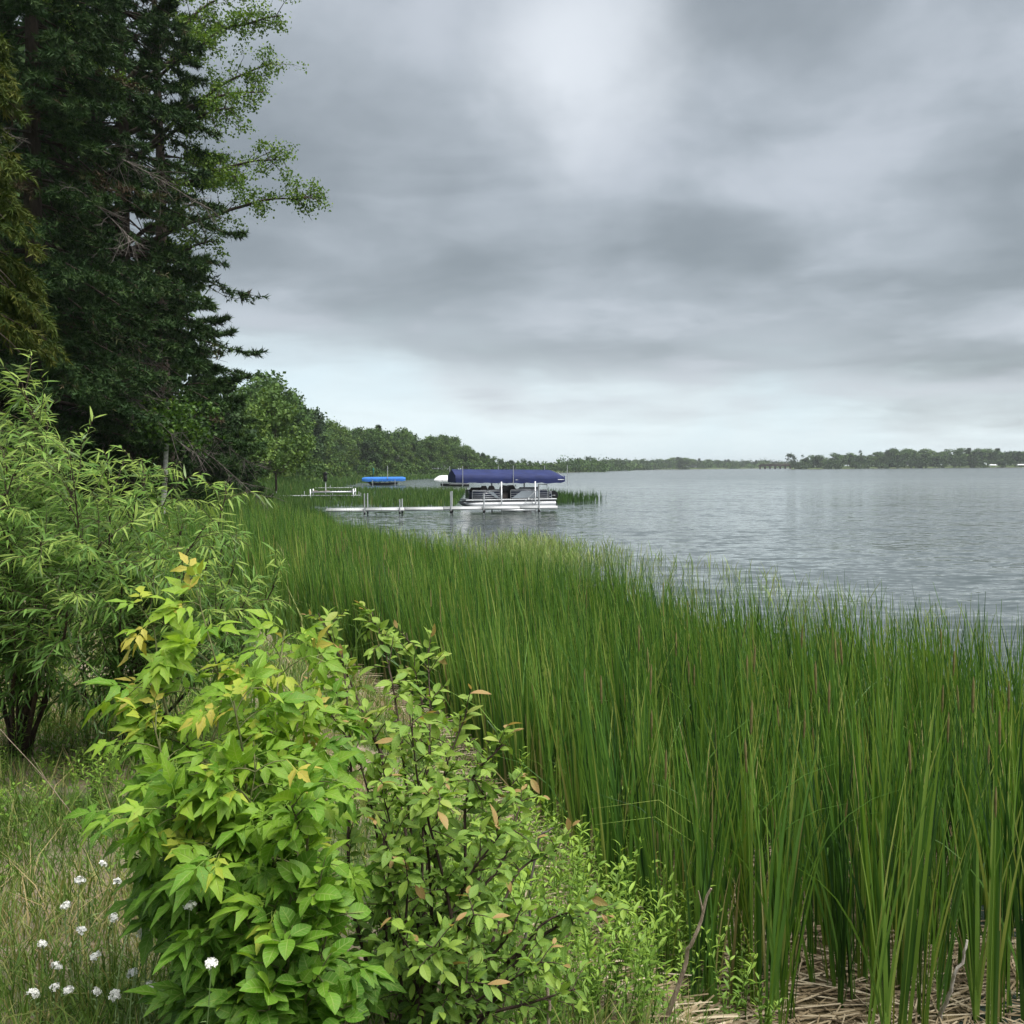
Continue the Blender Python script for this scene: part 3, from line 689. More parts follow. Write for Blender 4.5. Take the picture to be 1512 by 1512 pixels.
# --- wild cherry shrub: oval leaves, coppery tips
def ovals(L, W, seeds, tints, **kw):
    outp = []
    for tt in tints:
        for q in seeds:
            rr = np.random.default_rng(q*13+int(tt*100)); V, F = leaf_shape(L*rr.uniform(0.85, 1.15), W*rr.uniform(0.85, 1.15), kw.get('seg', 5), rr.uniform(0.1, 0.4), rr.uniform(0.05, 0.4), kw.get('peak', 0.48), kw.get('point', 0.9), twist=rr.uniform(-0.4, 0.4))
            T_ = np.full(len(V), tt); T_[1::3] += 0.02; outp.append((V, F, T_, leaf_uv(V, kw.get('seg', 5))))
    return outp
CT = [0.1, 0.3, 0.45, 0.62, 0.78, 0.97]
CH_SH = ovals(0.054, 0.024, (1, 2, 3), CT)
def leafy(name, base, tips, seed, shapes, tints, mat, label, cat, tfun, twig=(0.05, 0.2), step=0.07, nl=(4, 8), r0=0.009, bark_=None, t0=0.3, wind=(0, 0, 0), droop=0.0, most=300, lsize=(0.7, 1.25), spread=0.8, nsh=3, group=None, tn=2):
    r = np.random.default_rng(seed); rt = empty(name, base); tag(rt, label, cat, group)
    mb = MB(); LV = Leaves(); wind = np.array(wind, float)
    for c_ in stemset(mb, base, tips, r, r0, droop*0.3):
        Ls = np.linalg.norm(np.diff(c_, axis=0), axis=1).sum()
        for t_ in np.arange(t0, 1.0, step/max(Ls, 0.3)):
            p_, tg_ = at_t(c_, t_)
            for s_ in range(tn):
                d_ = nrm(tg_*0.6+UP*0.15+jit(r, spread)+wind*0.5); tl = r.uniform(*twig)*(1.1-0.5*t_)
                tw = curve([p_, p_+d_*tl*0.5+UP*tl*0.06, p_+d_*tl+wind*tl*0.4-UP*tl*droop*0.5], 6)
                tube(mb, tw, np.linspace(0.0022, 0.0009, 6), 4, cap=False)
                n_ = r.integers(*nl)
                for m_ in range(n_):
                    tt = (m_+0.6)/n_; q_, td = at_t(tw, min(tt, 0.999))
                    sd_ = nrm(np.cross(td, UP)+1e-3)*(1 if m_ % 2 else -1)
                    ax = nrm(td*0.55+sd_*0.75*(1-tt*0.6)+jit(r, 0.3)+wind-UP*droop)
                    tb = tfun(r, q_, tt, t_)
                    kk = int(np.argmin(np.abs(np.array(tints)-tb)))*nsh+r.integers(0, nsh)
                    LV.put(kk, q_, ax, nrm(UP+jit(r, 0.45)+np.array([0, -0.3, 0])), r.uniform(*lsize)*(1-0.25*(tt > 0.9)))
    mb.v = [v-np.asarray(base) for v in mb.v]; mb.build('stems', bark_ or B_TWIG, rt, True)
    LV.build(rt, shapes, mat, r, most)
    return rt
cb = on_ground(*P(620, 1490, 3.35)[:2])
tips = [P(u, v, d) for u, v, d in [(632, 955, 3.9), (548, 900, 3.9), (600, 935, 4.0), (470, 905, 3.8), (770, 1180, 3.6), (835, 1250, 3.7), (690, 1050, 3.4), (742, 1100, 3.3), (605, 1055, 3.2), (560, 1150, 3.1), (865, 1340, 3.3), (905, 1335, 3.4), (740, 1230, 3.1), (505, 960, 3.7), (530, 1050, 3.4), (700, 1350, 3.0), (800, 1420, 3.1), (650, 1180, 3.0), (600, 1280, 3.0), (690, 1450, 2.95), (770, 1340, 3.2), (640, 1400, 2.9), (850, 1460, 3.2), (760,1150,3.5), (700,1150,3.3), (480, 1040, 3.5), (590, 1380, 2.95), (570, 1230, 3.05)]]
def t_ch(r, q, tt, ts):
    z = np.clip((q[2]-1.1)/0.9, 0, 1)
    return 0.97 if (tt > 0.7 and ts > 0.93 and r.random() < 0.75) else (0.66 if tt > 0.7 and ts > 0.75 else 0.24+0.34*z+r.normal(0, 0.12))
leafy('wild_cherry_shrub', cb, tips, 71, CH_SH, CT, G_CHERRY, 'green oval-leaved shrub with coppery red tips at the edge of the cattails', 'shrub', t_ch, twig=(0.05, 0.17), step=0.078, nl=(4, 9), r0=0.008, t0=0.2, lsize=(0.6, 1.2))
db = on_ground(*P(430, 1480, 2.75)[:2])
BT = [0.08, 0.2, 0.34, 0.5]
BR_SH = ovals(0.066, 0.042, (4, 5, 6), BT, seg=6, peak=0.42, point=0.8)
leafy('broadleaf_seedling', db, [P(u, v, d) for u, v, d in [(430, 1190, 2.6), (390, 1380, 2.6), (470, 1300, 2.6), (400, 1470, 2.5), (470, 1440, 2.55), (360, 1330, 2.7), (500, 1490, 2.55), (420, 1390, 2.5)]], 72, BR_SH, BT, G_ELDER, 'large rounded dark green leaves low under the yellow-green sapling', 'shrub', lambda r, q, tt, ts: 0.1+0.3*np.clip((q[2]-1.3)/0.5, 0, 1)+r.normal(0, 0.08), twig=(0.05, 0.13), step=0.055, nl=(3, 6), r0=0.006, bark_=B_GREEN, lsize=(0.7, 1.2))

# --- sandbar willow on the left: long narrow leaves blown by the breeze
WT = [0.1, 0.3, 0.48, 0.68, 0.92]
WL_SH = []
for tt in WT:
    for q in range(3):
        rr = np.random.default_rng(q*31+int(tt*100)); V, F = leaf_shape(0.085*rr.uniform(0.7, 1.25), 0.0115*rr.uniform(0.8, 1.25), 4, rr.uniform(0.15, 0.5), rr.uniform(0.15, 0.55), 0.40, 0.9, twist=rr.uniform(-0.8, 0.8)); WL_SH.append((V, F, tt, leaf_uv(V, 4)))
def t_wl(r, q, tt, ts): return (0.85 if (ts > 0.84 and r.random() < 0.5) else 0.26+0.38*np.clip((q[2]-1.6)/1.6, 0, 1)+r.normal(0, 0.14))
wb = on_ground(*P(30, 1085, 5.9)[:2])
tips = [P(u, v, d) for u, v, d in [(32, 565, 5.7), (105, 660, 5.6), (160, 715, 5.5), (-15, 640, 5.5), (70, 680, 5.9), (20, 700, 5.2), (110, 720, 5.2), (-60, 640, 5.6), (60, 800, 5.0), (150, 800, 5.1), (-20, 850, 5.1), (20, 920, 5.2), (100, 880, 5.0), (-60, 760, 5.4), (-40, 950, 5.4), (60, 960, 5.2), (10, 690, 5.4), (60, 610, 6.0), (-20, 740, 5.0)]]
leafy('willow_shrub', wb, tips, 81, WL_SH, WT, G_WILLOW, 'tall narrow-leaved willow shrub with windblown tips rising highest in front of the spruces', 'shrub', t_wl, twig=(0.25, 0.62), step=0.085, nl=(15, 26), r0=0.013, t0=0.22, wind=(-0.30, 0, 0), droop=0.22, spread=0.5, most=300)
wb2 = on_ground(*P(190, 1060, 6.3)[:2])
tips = [P(u, v, d) for u, v, d in [(255, 715, 6.0), (335, 725, 6.2), (300, 780, 5.8), (345, 840, 6.0), (405, 865, 6.2), (200, 740, 5.7), (230, 820, 5.5), (280, 850, 5.5), (180, 860, 5.4), (320, 900, 5.8), (240, 920, 5.5), (150, 940, 5.6), (330, 800, 6.4), (270, 770, 6.4), (215, 700, 6.4), (120, 990, 5.8), (365, 880, 6.0), (160, 760, 5.8)]]
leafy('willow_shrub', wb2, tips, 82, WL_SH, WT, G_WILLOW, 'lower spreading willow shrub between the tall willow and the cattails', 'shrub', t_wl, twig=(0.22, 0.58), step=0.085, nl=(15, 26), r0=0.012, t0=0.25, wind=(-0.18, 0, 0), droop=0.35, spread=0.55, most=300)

# --- light green weeds at the foot of the cattails
def weed_mesh(seed):
    r = np.random.default_rng(seed); mb = MB(); H = r.uniform(0.28, 0.55)
    for b_ in range(r.integers(2, 5)):
        az = r.uniform(0, 6.28); ln = r.uniform(0.05, 0.35); h = H*r.uniform(0.6, 1.0)
        c_ = curve([(0, 0, -0.03), (math.cos(az)*ln*h*0.4, math.sin(az)*ln*h*0.4, h*0.5), (math.cos(az)*ln*h, math.sin(az)*ln*h, h)], 8)
        tube(mb, c_, np.linspace(0.0025, 0.001, 8), 4, 0.4)
        for q in range(int(h/0.022)):
            t_ = 0.2+0.8*(q+0.5)/int(h/0.022); p_, tg_ = at_t(c_, min(t_, 0.999)); a_ = q*2.4+r.normal(0, 0.3)
            V, F = leaf_shape(0.045*r.uniform(0.6, 1.2)*(1.15-0.5*abs(t_-0.5)), 0.011*r.uniform(0.8, 1.3), 3, 0.3, r.uniform(0, 0.5), 0.45, 0.9)
            M = frame(p_, np.array([math.cos(a_), math.sin(a_), 0.55+0.5*t_]), UP+jit(r, 0.2))
            mb.add(V @ M[:3, :3].T+M[:3, 3], F, np.clip(0.35+0.45*t_+r.normal(0, 0.12), 0, 1))
    return mb.mesh('weed', G_WEED, True)
WM = [weed_mesh(900+k) for k in range(8)]
r = np.random.default_rng(91); cnt = 0
while cnt < 260:
    u_, v_ = r.uniform(560, 1130), r.uniform(1190, 1540)
    if u_ > 880+ (v_-1190)*0.78 or (u_ < 800 and r.random() < 0.4): continue
    g_ = G(u_, v_)
    if g_[2] < 0.02 and r.random() < 0.6: continue
    o = bpy.data.objects.new('weed', WM[cnt % 8]); COL.objects.link(o); o.location = tuple(on_ground(g_[0], g_[1])); o.rotation_euler = (r.normal(0, 0.1), r.normal(0, 0.1), r.uniform(0, 6.28))
    s = r.uniform(0.7, 1.45); o.scale = (s, s, s)
    tag(o, 'small light green weed with narrow leaves between the shrub and the cattails', 'weed', 'weeds at the foot of the cattails'); cnt += 1
# low shaded weeds under the willow
cnt = 0
while cnt < 60:
    u_, v_ = r.uniform(-10, 330), r.uniform(1010, 1230)
    g_ = G(u_, v_); o = bpy.data.objects.new('weed', WM[cnt % 8]); COL.objects.link(o); o.location = tuple(on_ground(g_[0], g_[1])); o.rotation_euler = (r.normal(0, 0.1), r.normal(0, 0.1), r.uniform(0, 6.28))
    s = r.uniform(0.5, 0.95); o.scale = (s, s, s*0.8)
    tag(o, 'small leafy weed growing in the grass under the willows', 'weed', 'weeds under the willows'); cnt += 1

# --- white flowers: clustered heads on thin stems
def head_mesh(seed):
    r = np.random.default_rng(seed); mb = MB()
    for q in range(40):
        d_ = nrm(r.normal(0, 1, 3)*np.array([1, 1, 0.7])+np.array([0, 0, 0.6])); p_ = d_*r.uniform(0.008, 0.017)*np.array([1.1, 1.1, 0.85])
        n_ = nrm(d_+jit(r, 0.3)); a_ = nrm(np.cross(n_, jit(r))); b_ = np.cross(n_, a_)
        for w_ in range(4):
            th = w_*math.pi/2+0.3; e = a_*math.cos(th)+b_*math.sin(th); f_ = np.cross(n_, e); s_ = 0.0060
            mb.add([p_, p_+e*s_*0.6+f_*s_*0.42+n_*0.001, p_+e*s_*1.1+n_*0.0015, p_+e*s_*0.6-f_*s_*0.42+n_*0.001], [[0, 1, 2, 3]], 0.5, 0)
        mb.add([p_-n_*0.012, p_-n_*0.012+a_*0.0012, p_+a_*0.0006, p_], [[0, 1, 2, 3]], 0.5, 1)
    return mb.mesh('flower_head', [M_PETAL, M_FSTEM])
HM = [head_mesh(950+k) for k in range(4)]
fl_px = [[(152, 1276, 3.75, 130, 1400)], [(173, 1303, 3.6, 165, 1400), (168, 1355, 3.5, 160, 1430)], [(258, 1276, 3.0, 165, 1420), (196, 1347, 3.45, 160, 1440)],
         [(97, 1338, 3.5, 105, 1420)], [(245, 1378, 2.9, 190, 1460), (210, 1379, 3.0, 190, 1460)], [(312, 1424, 2.55, 270, 1530), (196, 1438, 3.15, 185, 1490)],
         [(141, 1413, 3.2, 140, 1480)], [(142, 1465, 3.1, 140, 1520)], [(84, 1427, 3.2, 90, 1490), (81, 1458, 3.1, 90, 1500), (101, 1463, 3.1, 95, 1500)], [(50, 1468, 3.1, 55, 1510)], [(118, 1300, 3.5, 120, 1400)], [(62, 1395, 3.3, 70, 1460)], [(170, 1470, 3.0, 165, 1520)], [(228, 1330, 3.0, 215, 1430)], [(222, 1455, 2.9, 215, 1520)], [(120, 1375, 3.3, 118, 1440)], [(280, 1337, 2.7, 260, 1460)]]
for k, grp in enumerate(fl_px):
    r = np.random.default_rng(970+k)
    bx, by = P(grp[0][3], grp[0][4], grp[0][2])[:2]; b0 = on_ground(bx, by); rt = empty('alyssum_plant', b0)
    tag(rt, 'slender weed with small white clustered flower heads in the dry grass', 'flower', 'white flowering weeds beside the sapling')
    mb = MB()
    for (u_, v_, d_, ub, vb) in grp:
        tp = P(u_, v_, d_)-b0; c_ = curve([np.array([0, 0, -0.03]), tp*0.5+np.array([-0.01, 0, 0.02])+jit(r, 0.01), tp], 10)
        tube(mb, c_, np.linspace(0.0022, 0.0012, 10), 5, 0.5)
        for q in range(9):
            p_, tg_ = at_t(c_, 0.15+0.75*q/9); V, F = leaf_shape(0.028*r.uniform(0.5, 1.1)*(1.2-q/12), 0.006, 3, 0.3, 0.3); M = frame(p_, nrm(tg_*0.6+jit(r, 0.7)), UP+jit(r, 0.3)); mb.add(V @ M[:3, :3].T+M[:3, 3], F, 0.5)
        o = bpy.data.objects.new('flower_head', HM[(k+int(u_)) % 4]); COL.objects.link(o); o.parent = rt; o.location = tuple(tp)
        o.rotation_euler = (r.normal(-0.2, 0.25), r.normal(0, 0.25), r.uniform(0, 6.28)); s = r.uniform(0.8, 1.1); o.scale = (s, s, s)
    mb.build('stems', M_FSTEM, rt, True)

# --- sticks and dead stems
def stick(name, pts, r0, r1, mat, label, cat, twigs=0, seed=0):
    pts = np.array(pts); c_ = curve(pts, 16); r = np.random.default_rng(seed)
    c_[1:-1] += r.normal(0, r0*0.5, (14, 3)); mb = MB(); tube(mb, c_-c_[0], np.linspace(r0, r1, 16), 7)
    for q in range(twigs):
        p_, tg_ = at_t(c_-c_[0], r.uniform(0.4, 0.95)); tube(mb, curve([p_, p_+nrm(tg_+jit(r, 0.5))*r.uniform(0.05, 0.15)], 4), [r1, r1*.8, r1*.6, r1*.4], 4)
    o = mb.build(name, mat, None, True); o.location = tuple(c_[0]); return tag(o, label, cat)
g_ = G(1385, 1510)
stick('bleached_stick', [g_-UP*0.02, P(1408, 1450, np.linalg.norm(g_[1])*1.0-0.05), P(1428, 1388, g_[1]-0.1)], 0.011, 0.006, B_WHITE, 'bleached white stick standing slanted among the cattail stems', 'stick', 0, 1)
g_ = on_ground(*P(975, 1530, 4.35)[:2])
stick('dead_branch', [g_, P(1010, 1430, 4.3), P(1050, 1312, 4.25)], 0.013, 0.005, B_STICK, 'long brown dead branch slanting up through the light green weeds', 'branch', 1, 2)
g_ = on_ground(*P(765, 1330, 4.0)[:2])
stick('dead_twig', [g_, P(790, 1262, 4.0), P(818, 1222, 4.0)], 0.006, 0.003, B_GREY, 'short pale dead twig leaning out beside the coppery shrub', 'twig', 1, 3)
g_ = on_ground(*P(810, 1530, 3.5)[:2])
stick('broken_stem', [g_, P(809, 1460, 3.5), P(807, 1410, 3.5)], 0.006, 0.005, B_STICK, 'broken upright grey stem below the coppery shrub', 'stem', 0, 4)
g_ = on_ground(*P(140, 1250, 4.7)[:2])
stick('dry_grass_stalk', [g_, P(75, 1160, 4.6), P(-8, 1068, 4.5)], 0.0022, 0.0014, B_STICK, 'long dry straw stalk leaning left across the grass under the willow', 'stalk', 2, 5)
pb = on_ground(*P(208, 745, 17)[:2]); mb = MB(); pt = P(213, 703, 17); tube(mb, curve([(0, 0, -0.1), pt-pb], 4), 0.016, 6); box(mb, (pt-pb)*0.85, (0.05, 0.03, 0.03))
o = mb.build('steel_post', M_STEEL); o.location = tuple(pb); tag(o, 'thin dark steel post standing behind the willow near the birch', 'post')

# ------------------------------------------------------------------ trees
def tris(mb, p, d, L, w, r, tint, mat=0):
    """thin triangles from p along d"""
    N = len(p); s = nrm(np.cross(d, r.normal(0, 1, (N, 3))))*(w/2)[:, None]
    V = np.stack([p-s, p+s, p+d*L[:, None]], 1).reshape(-1, 3)
    mb.add(V, np.arange(N*3).reshape(N, 3), np.repeat(tint, 3), mat)
def conifer(name, base, H, Rm, seed, label, mat, style='spruce', z0=0.06, step=0.34, nb=5, K=4, nl=0.13, nw=0.035, top=1.0, lean=(0, 0), dead=0, only=None, zfull=99, sp=0.10):
    r = np.random.default_rng(seed); rt = empty(name, base); tag(rt, label, 'tree')
    tk = MB(); cr = MB(); lean = np.array([lean[0], lean[1], 0.0])
    tz = np.linspace(0, H, 14); tp = np.stack([tz*lean[0]+0.05*np.sin(tz*0.5), tz*lean[1]+0.05*np.cos(tz*0.4), tz-0.2], -1)
    tube(tk, tp, np.linspace(0.013*H, 0.02, 14), 8)
    z = H*z0
    while z < H*0.985:
        f = z/H
        if style == 'spruce': prof = (1-f)**0.75*min(1, 0.45+f*5)
        elif style == 'pine': prof = (1-f**2.2)*0.95*(0.75+0.25*math.sin(z*2.1))
        else: prof = (1-f)**0.6*min(1, 0.6+f*4)
        for b_ in range(nb):
            az = r.uniform(0, 6.283); L = Rm*prof*r.uniform(0.65, 1.12)+0.15
            o = np.array([np.interp(z, tz, tp[:, 0]), np.interp(z, tz, tp[:, 1]), z+r.normal(0, 0.1)-0.2]); h = np.array([math.cos(az), math.sin(az), 0])
            s = np.linspace(0, 1, 9)
            if style == 'spruce': dz = L*(-0.10*s-0.42*s**2+0.24*s**4)
            elif style == 'pine': dz = L*(0.10*s-0.10*s**2+0.16*s**3)
            else: dz = L*(0.05*s-0.55*s**2)
            bp = o+h*(L*s)[:, None]+UP*dz[:, None]+np.cumsum(r.normal(0, 0.012*L, (9, 3)), 0)
            tube(tk, bp, np.linspace(0.011*L+0.006, 0.004, 9), 4, cap=False)
            if only is not None and not only(az): continue
            # branchlets
            nbl = max(6, int(L/sp*(1.0 if z < zfull else 0.35))); sb = r.uniform(0.22 if style != 'pine' else 0.42, 1.0, nbl*2)
            q = np.stack([np.interp(sb, s, bp[:, c]) for c in range(3)], -1)
            side = np.cross(h, UP)*np.where(np.arange(nbl*2) % 2, 1, -1)[:, None]
            bd = nrm(h*0.7+side*r.uniform(0.3, 1.1, (nbl*2, 1))+r.normal(0, 0.25, (nbl*2, 3))+UP*({'spruce': -0.22, 'pine': 0.22, 'cedar': -0.55}[style]))
            bl = (0.30*L*(1.05-sb)+0.16)*r.uniform(0.5, 1.2, nbl*2)
            nt_ = 4
            tt = (np.arange(nt_)+0.5)/nt_
            pts = (q[:, None]+bd[:, None]*(bl[:, None]*tt)[..., None]+UP*({'spruce': -0.16, 'pine': 0.05, 'cedar': -0.35}[style]*bl[:, None]*tt**2)[..., None]).reshape(-1, 3)
            dirs = np.repeat(bd, nt_, 0); N = len(pts)
            tn = np.clip(np.repeat(r.normal(0.45, 0.16, nbl*2), nt_)+0.12*np.tile(tt, nbl*2)+(0.45 if r.random() < 0.03 and style == 'spruce' else 0), 0, 1)
            pp = np.repeat(pts, K, 0); d2 = nrm(np.repeat(dirs, K, 0)*0.75+r.normal(0, 0.55, (N*K, 3))+UP*({'spruce': 0.0, 'pine': 0.35, 'cedar': -0.5}[style]))
            tris(cr, pp, d2, nl*r.uniform(0.6, 1.3, N*K), nw*r.uniform(0.6, 1.3, N*K), r, np.repeat(tn, K))
        z += step*r.uniform(0.7, 1.3)*(1.0 if style != 'pine' else 1.6)
    tk.build('trunk', B_DARK, rt, True)
    cr.build('crown', mat, rt)
    for k in range(dead):
        dm = MB(); az = r.uniform(-1.9, 0.5); z_ = r.uniform(0.10, 0.42)*H; L = Rm*r.uniform(0.75, 1.1)
        h = np.array([math.cos(az), math.sin(az), 0]); c_ = curve([np.array([0, 0, z_]), h*L*0.5+UP*(z_-0.15*L), h*L+UP*(z_-0.55*L)+jit(r, 0.2)], 10)
        tube(dm, c_, np.linspace(0.035, 0.008, 10), 5)
        for q in range(26):
            p_, tg_ = at_t(c_, r.uniform(0.25, 0.98)); e = p_+nrm(tg_+jit(r, 0.8)-UP*0.3)*r.uniform(0.3, 0.9)*Rm/3.3; m_ = (p_+e)/2+jit(r, 0.05)
            cc = curve([p_, m_, e], 6); tube(dm, cc, np.linspace(0.010, 0.004, 6), 4, cap=False)
            for w_ in range(6):
                p2, t2 = at_t(cc, r.uniform(0.2, 0.95)); tube(dm, curve([p2, p2+nrm(t2+jit(r, 0.8))*r.uniform(0.15, 0.5)], 3), [0.005, 0.004, 0.002], 3, cap=False)
        dm.build('dead_branch', B_GREY, rt, True)
    return rt
def gp(u, d): p = P(u, 700, d); return on_ground(p[0], p[1])

conifer('cedar_tree', gp(-68, 15), 10.5, 1.5, 301, 'yellowish-green drooping cedar leaning in front of the dark spruces', G_CEDAR, 'cedar', 0.36, 0.16, 6, 7, 0.13, 0.024, only=lambda a: -2.9 < a < 1.0, sp=0.085)
conifer('spruce_tree', gp(62, 34), 31, 5.2, 302, 'tall dark spruce with grey dead lower branches directly behind the cedar', G_SPRUCE, 'spruce', 0.03, 0.55, 8, 6, 0.21, 0.052, dead=5, only=lambda a: not (0.7 < a < 2.4), zfull=24, sp=0.17)
conifer('spruce_tree', gp(190, 40), 33, 5.6, 303, 'big dark spruce with sagging boughs beside the birch trunk', G_SPRUCE, 'spruce', 0.06, 0.55, 8, 6, 0.22, 0.055, dead=7, only=lambda a: not (0.7 < a < 2.4), zfull=21, sp=0.16)
conifer('pine_tree', gp(250, 52), 18.0, 4.9, 304, 'dark pine with long flat plumes of needles against the sky', G_PINE, 'pine', 0.18, 0.42, 6, 7, 0.30, 0.06, sp=0.15)
conifer('pine_tree', gp(245, 46), 31, 4.6, 307, 'tall dark pine whose crown fills the top between spruce and broadleaf limbs', G_PINE, 'pine', 0.50, 0.50, 6, 6, 0.30, 0.07, sp=0.17, only=lambda a: not (0.9 < a < 2.2))
conifer('spruce_tree', gp(305, 64), 10.0, 3.1, 305, 'short dark spruce low behind the big boughs, at the edge of the meadow', G_SPRUCE, 'spruce', 0.03, 0.42, 6, 5, 0.30, 0.085, sp=0.15)
conifer('pine_tree', gp(345, 80), 10.0, 2.9, 306, 'pale green layered young pine beside the round broadleaf tree', G_PINE, 'pine', 0.06, 0.40, 6, 5, 0.30, 0.09, sp=0.15)

# near broadleaf tree whose limbs reach out past the spruces
def oak_quads(mb, c, r, n, spread, size, tmean):
    p = c+r.normal(0, 1, (n, 3))*np.array(spread); d = nrm(r.normal(0, 1, (n, 3))+np.array([0, 0, -0.25])); N = n
    s = nrm(np.cross(d, nrm(r.normal(0, 1, (n, 3))+UP)))
    L = size*r.uniform(0.6, 1.3, n); w = L*0.36
    V = np.stack([p, p+d*(L*0.45)[:, None]+s*w[:, None], p+d*L[:, None], p+d*(L*0.45)[:, None]-s*w[:, None]], 1).reshape(-1, 3)
    mb.add(V, np.arange(N*4).reshape(N, 4), np.repeat(np.clip(r.normal(tmean, 0.2, N), 0, 1), 4))
def oak(name, base, H, limbs, seed, label):
    r = np.random.default_rng(seed); rt = empty(name, base); tag(rt, label, 'tree'); tk, cr = MB(), MB(); S_ = 1.05
    tr = curve([(0, 0, -0.2), (0.1, 0, H*0.3), (0.3, 0.1, H*0.65), (0.2, 0, H)], 16); tube(tk, tr, np.linspace(0.36, 0.06, 16), 8)
    for (z_, tip, dens) in limbs:
        a_ = tr[np.argmin(abs(tr[:, 2]-z_))]; tip = np.asarray(tip)-base; L = np.linalg.norm(tip-a_)
        c_ = curve([a_, a_*0.6+tip*0.4+UP*0.05*L, a_*0.25+tip*0.75+UP*0.06*L, tip], 18); c_[2:] += np.cumsum(r.normal(0, 0.01*L, (16, 3)), 0)*0.4
        tube(tk, c_, np.linspace(0.12, 0.018, 18), 6)
        for q in range(int(26*dens)):
            p_, tg_ = at_t(c_, 0.42+0.57*r.random()); dr = nrm(tg_*0.7+jit(r, 0.65)+UP*0.12); l2 = r.uniform(0.3, 1.25)*S_
            cc = curve([p_, p_+dr*l2*0.5+UP*0.04, p_+dr*l2-UP*0.06], 7); tube(tk, cc, np.linspace(0.02, 0.006, 7), 4, cap=False)
            for w_ in range(4):
                p2, t2 = at_t(cc, r.uniform(0.35, 0.99)); e = p2+nrm(t2+jit(r, 0.7))*r.uniform(0.1, 0.4)*S_; tube(tk, [p2, (p2+e)/2, e], [0.005, 0.004, 0.002], 3, cap=False)
                if r.random() < 0.78: oak_quads(cr, e, r, 26, (0.16, 0.16, 0.13), 0.12, 0.6)
    tk.build('trunk', B_DARK, rt, True); cr.build('crown', G_OAK, rt); return rt
D = 43
oak('broadleaf_tree', gp(150, D), 22.0, [(z_*1.5, P(u_, v_, D+o_), k_) for z_, u_, v_, o_, k_ in [(6.0, 452, 290, 0, 1.0), (7.0, 420, 225, 0, 0.9), (5.5, 318, 355, -1, 0.6), (9.0, 402, 92, 0, 0.7), (9.5, 385, 130, -1, 0.6), (10.5, 408, 25, 0, 0.9), (8.5, 345, 150, -2, 0.7), (11, 340, -20, 0, 0.8), (7.5, 340, 250, -2, 0.7), (10, 300, 60, -2, 0.6), (6.5, 300, 300, -2, 0.5), (9, 130, 90, -8, 0.6), (11, 60, -60, -8, 0.6)]], 311, 'light green broadleaf tree with bare-stemmed limbs reaching out past the spruces')
# leaning birch trunk
bb = gp(232, 34); mb = MB(); bt = P(246, 655, 34)-bb
rt = empty('birch_tree', bb); tag(rt, 'small leaning birch with a white trunk under the spruce boughs', 'tree')
tube(mb, curve([(0, 0, -0.2), bt*0.5+np.array([0.03, 0, 0]), bt], 8), np.linspace(0.11, 0.07, 8), 7); mb.build('trunk', B_BIRCH, rt, True)
r = np.random.default_rng(5); mb = MB()
for q in range(60): oak_quads(mb, bt+np.array([r.normal(0.1, 0.55), r.normal(0, 0.5), r.uniform(-0.1, 1.3)]), r, 40, (0.2, 0.2, 0.15), 0.14, 0.25)
mb.build('crown', G_OAK, rt)

# crowns for trees farther off
def crown_mb(seed, H, W, n, size, lobes=9, lo=0.18, tmean=0.5):
    r = np.random.default_rng(seed); mb = MB()
    L = []
    for k in range(lobes):
        f = r.random(); zc = H*(lo+(0.92-lo)*f); rr = W/2*(0.45+0.75*math.sin(math.pi*min(1, 0.25+0.75*f)))
        a = r.uniform(0, 6.28); q = rr*r.uniform(0.15, 0.75); L.append((q*math.cos(a), q*math.sin(a), zc, W*r.uniform(0.16, 0.30)))
    nc = n//26
    li = r.integers(0, lobes, nc); Lc = np.array(L)[li]; dv = nrm(r.normal(0, 1, (nc, 3))); cc = Lc[:, :3]+dv*(Lc[:, 3]*r.uniform(0.55, 1.05, nc))[:, None]*np.array([1, 1, 0.85])
    cc[:, 2] = np.clip(cc[:, 2], H*0.03, H)
    pi = np.repeat(cc, 26, 0)+r.normal(0, 1, (nc*26, 3))*W*0.045; N = len(pi)
    nn = nrm(np.repeat(dv, 26, 0)*0.7+r.normal(0, 0.7, (N, 3))+UP*0.3); d = nrm(np.cross(nn, r.normal(0, 1, (N, 3)))); s = np.cross(nn, d)
    Lz = size*r.uniform(0.55, 1.3, N)
    V = np.stack([pi-d*Lz[:, None]*0.5, pi+s*(Lz*0.4)[:, None], pi+d*Lz[:, None]*0.5, pi-s*(Lz*0.4)[:, None]], 1).reshape(-1, 3)
    tn = np.repeat(np.clip(r.normal(tmean, 0.17, nc), 0, 1), 26)+r.normal(0, 0.08, N)
    mb.add(V, np.arange(N*4).reshape(N, 4), np.repeat(np.clip(tn, 0, 1), 4)); return mb, L
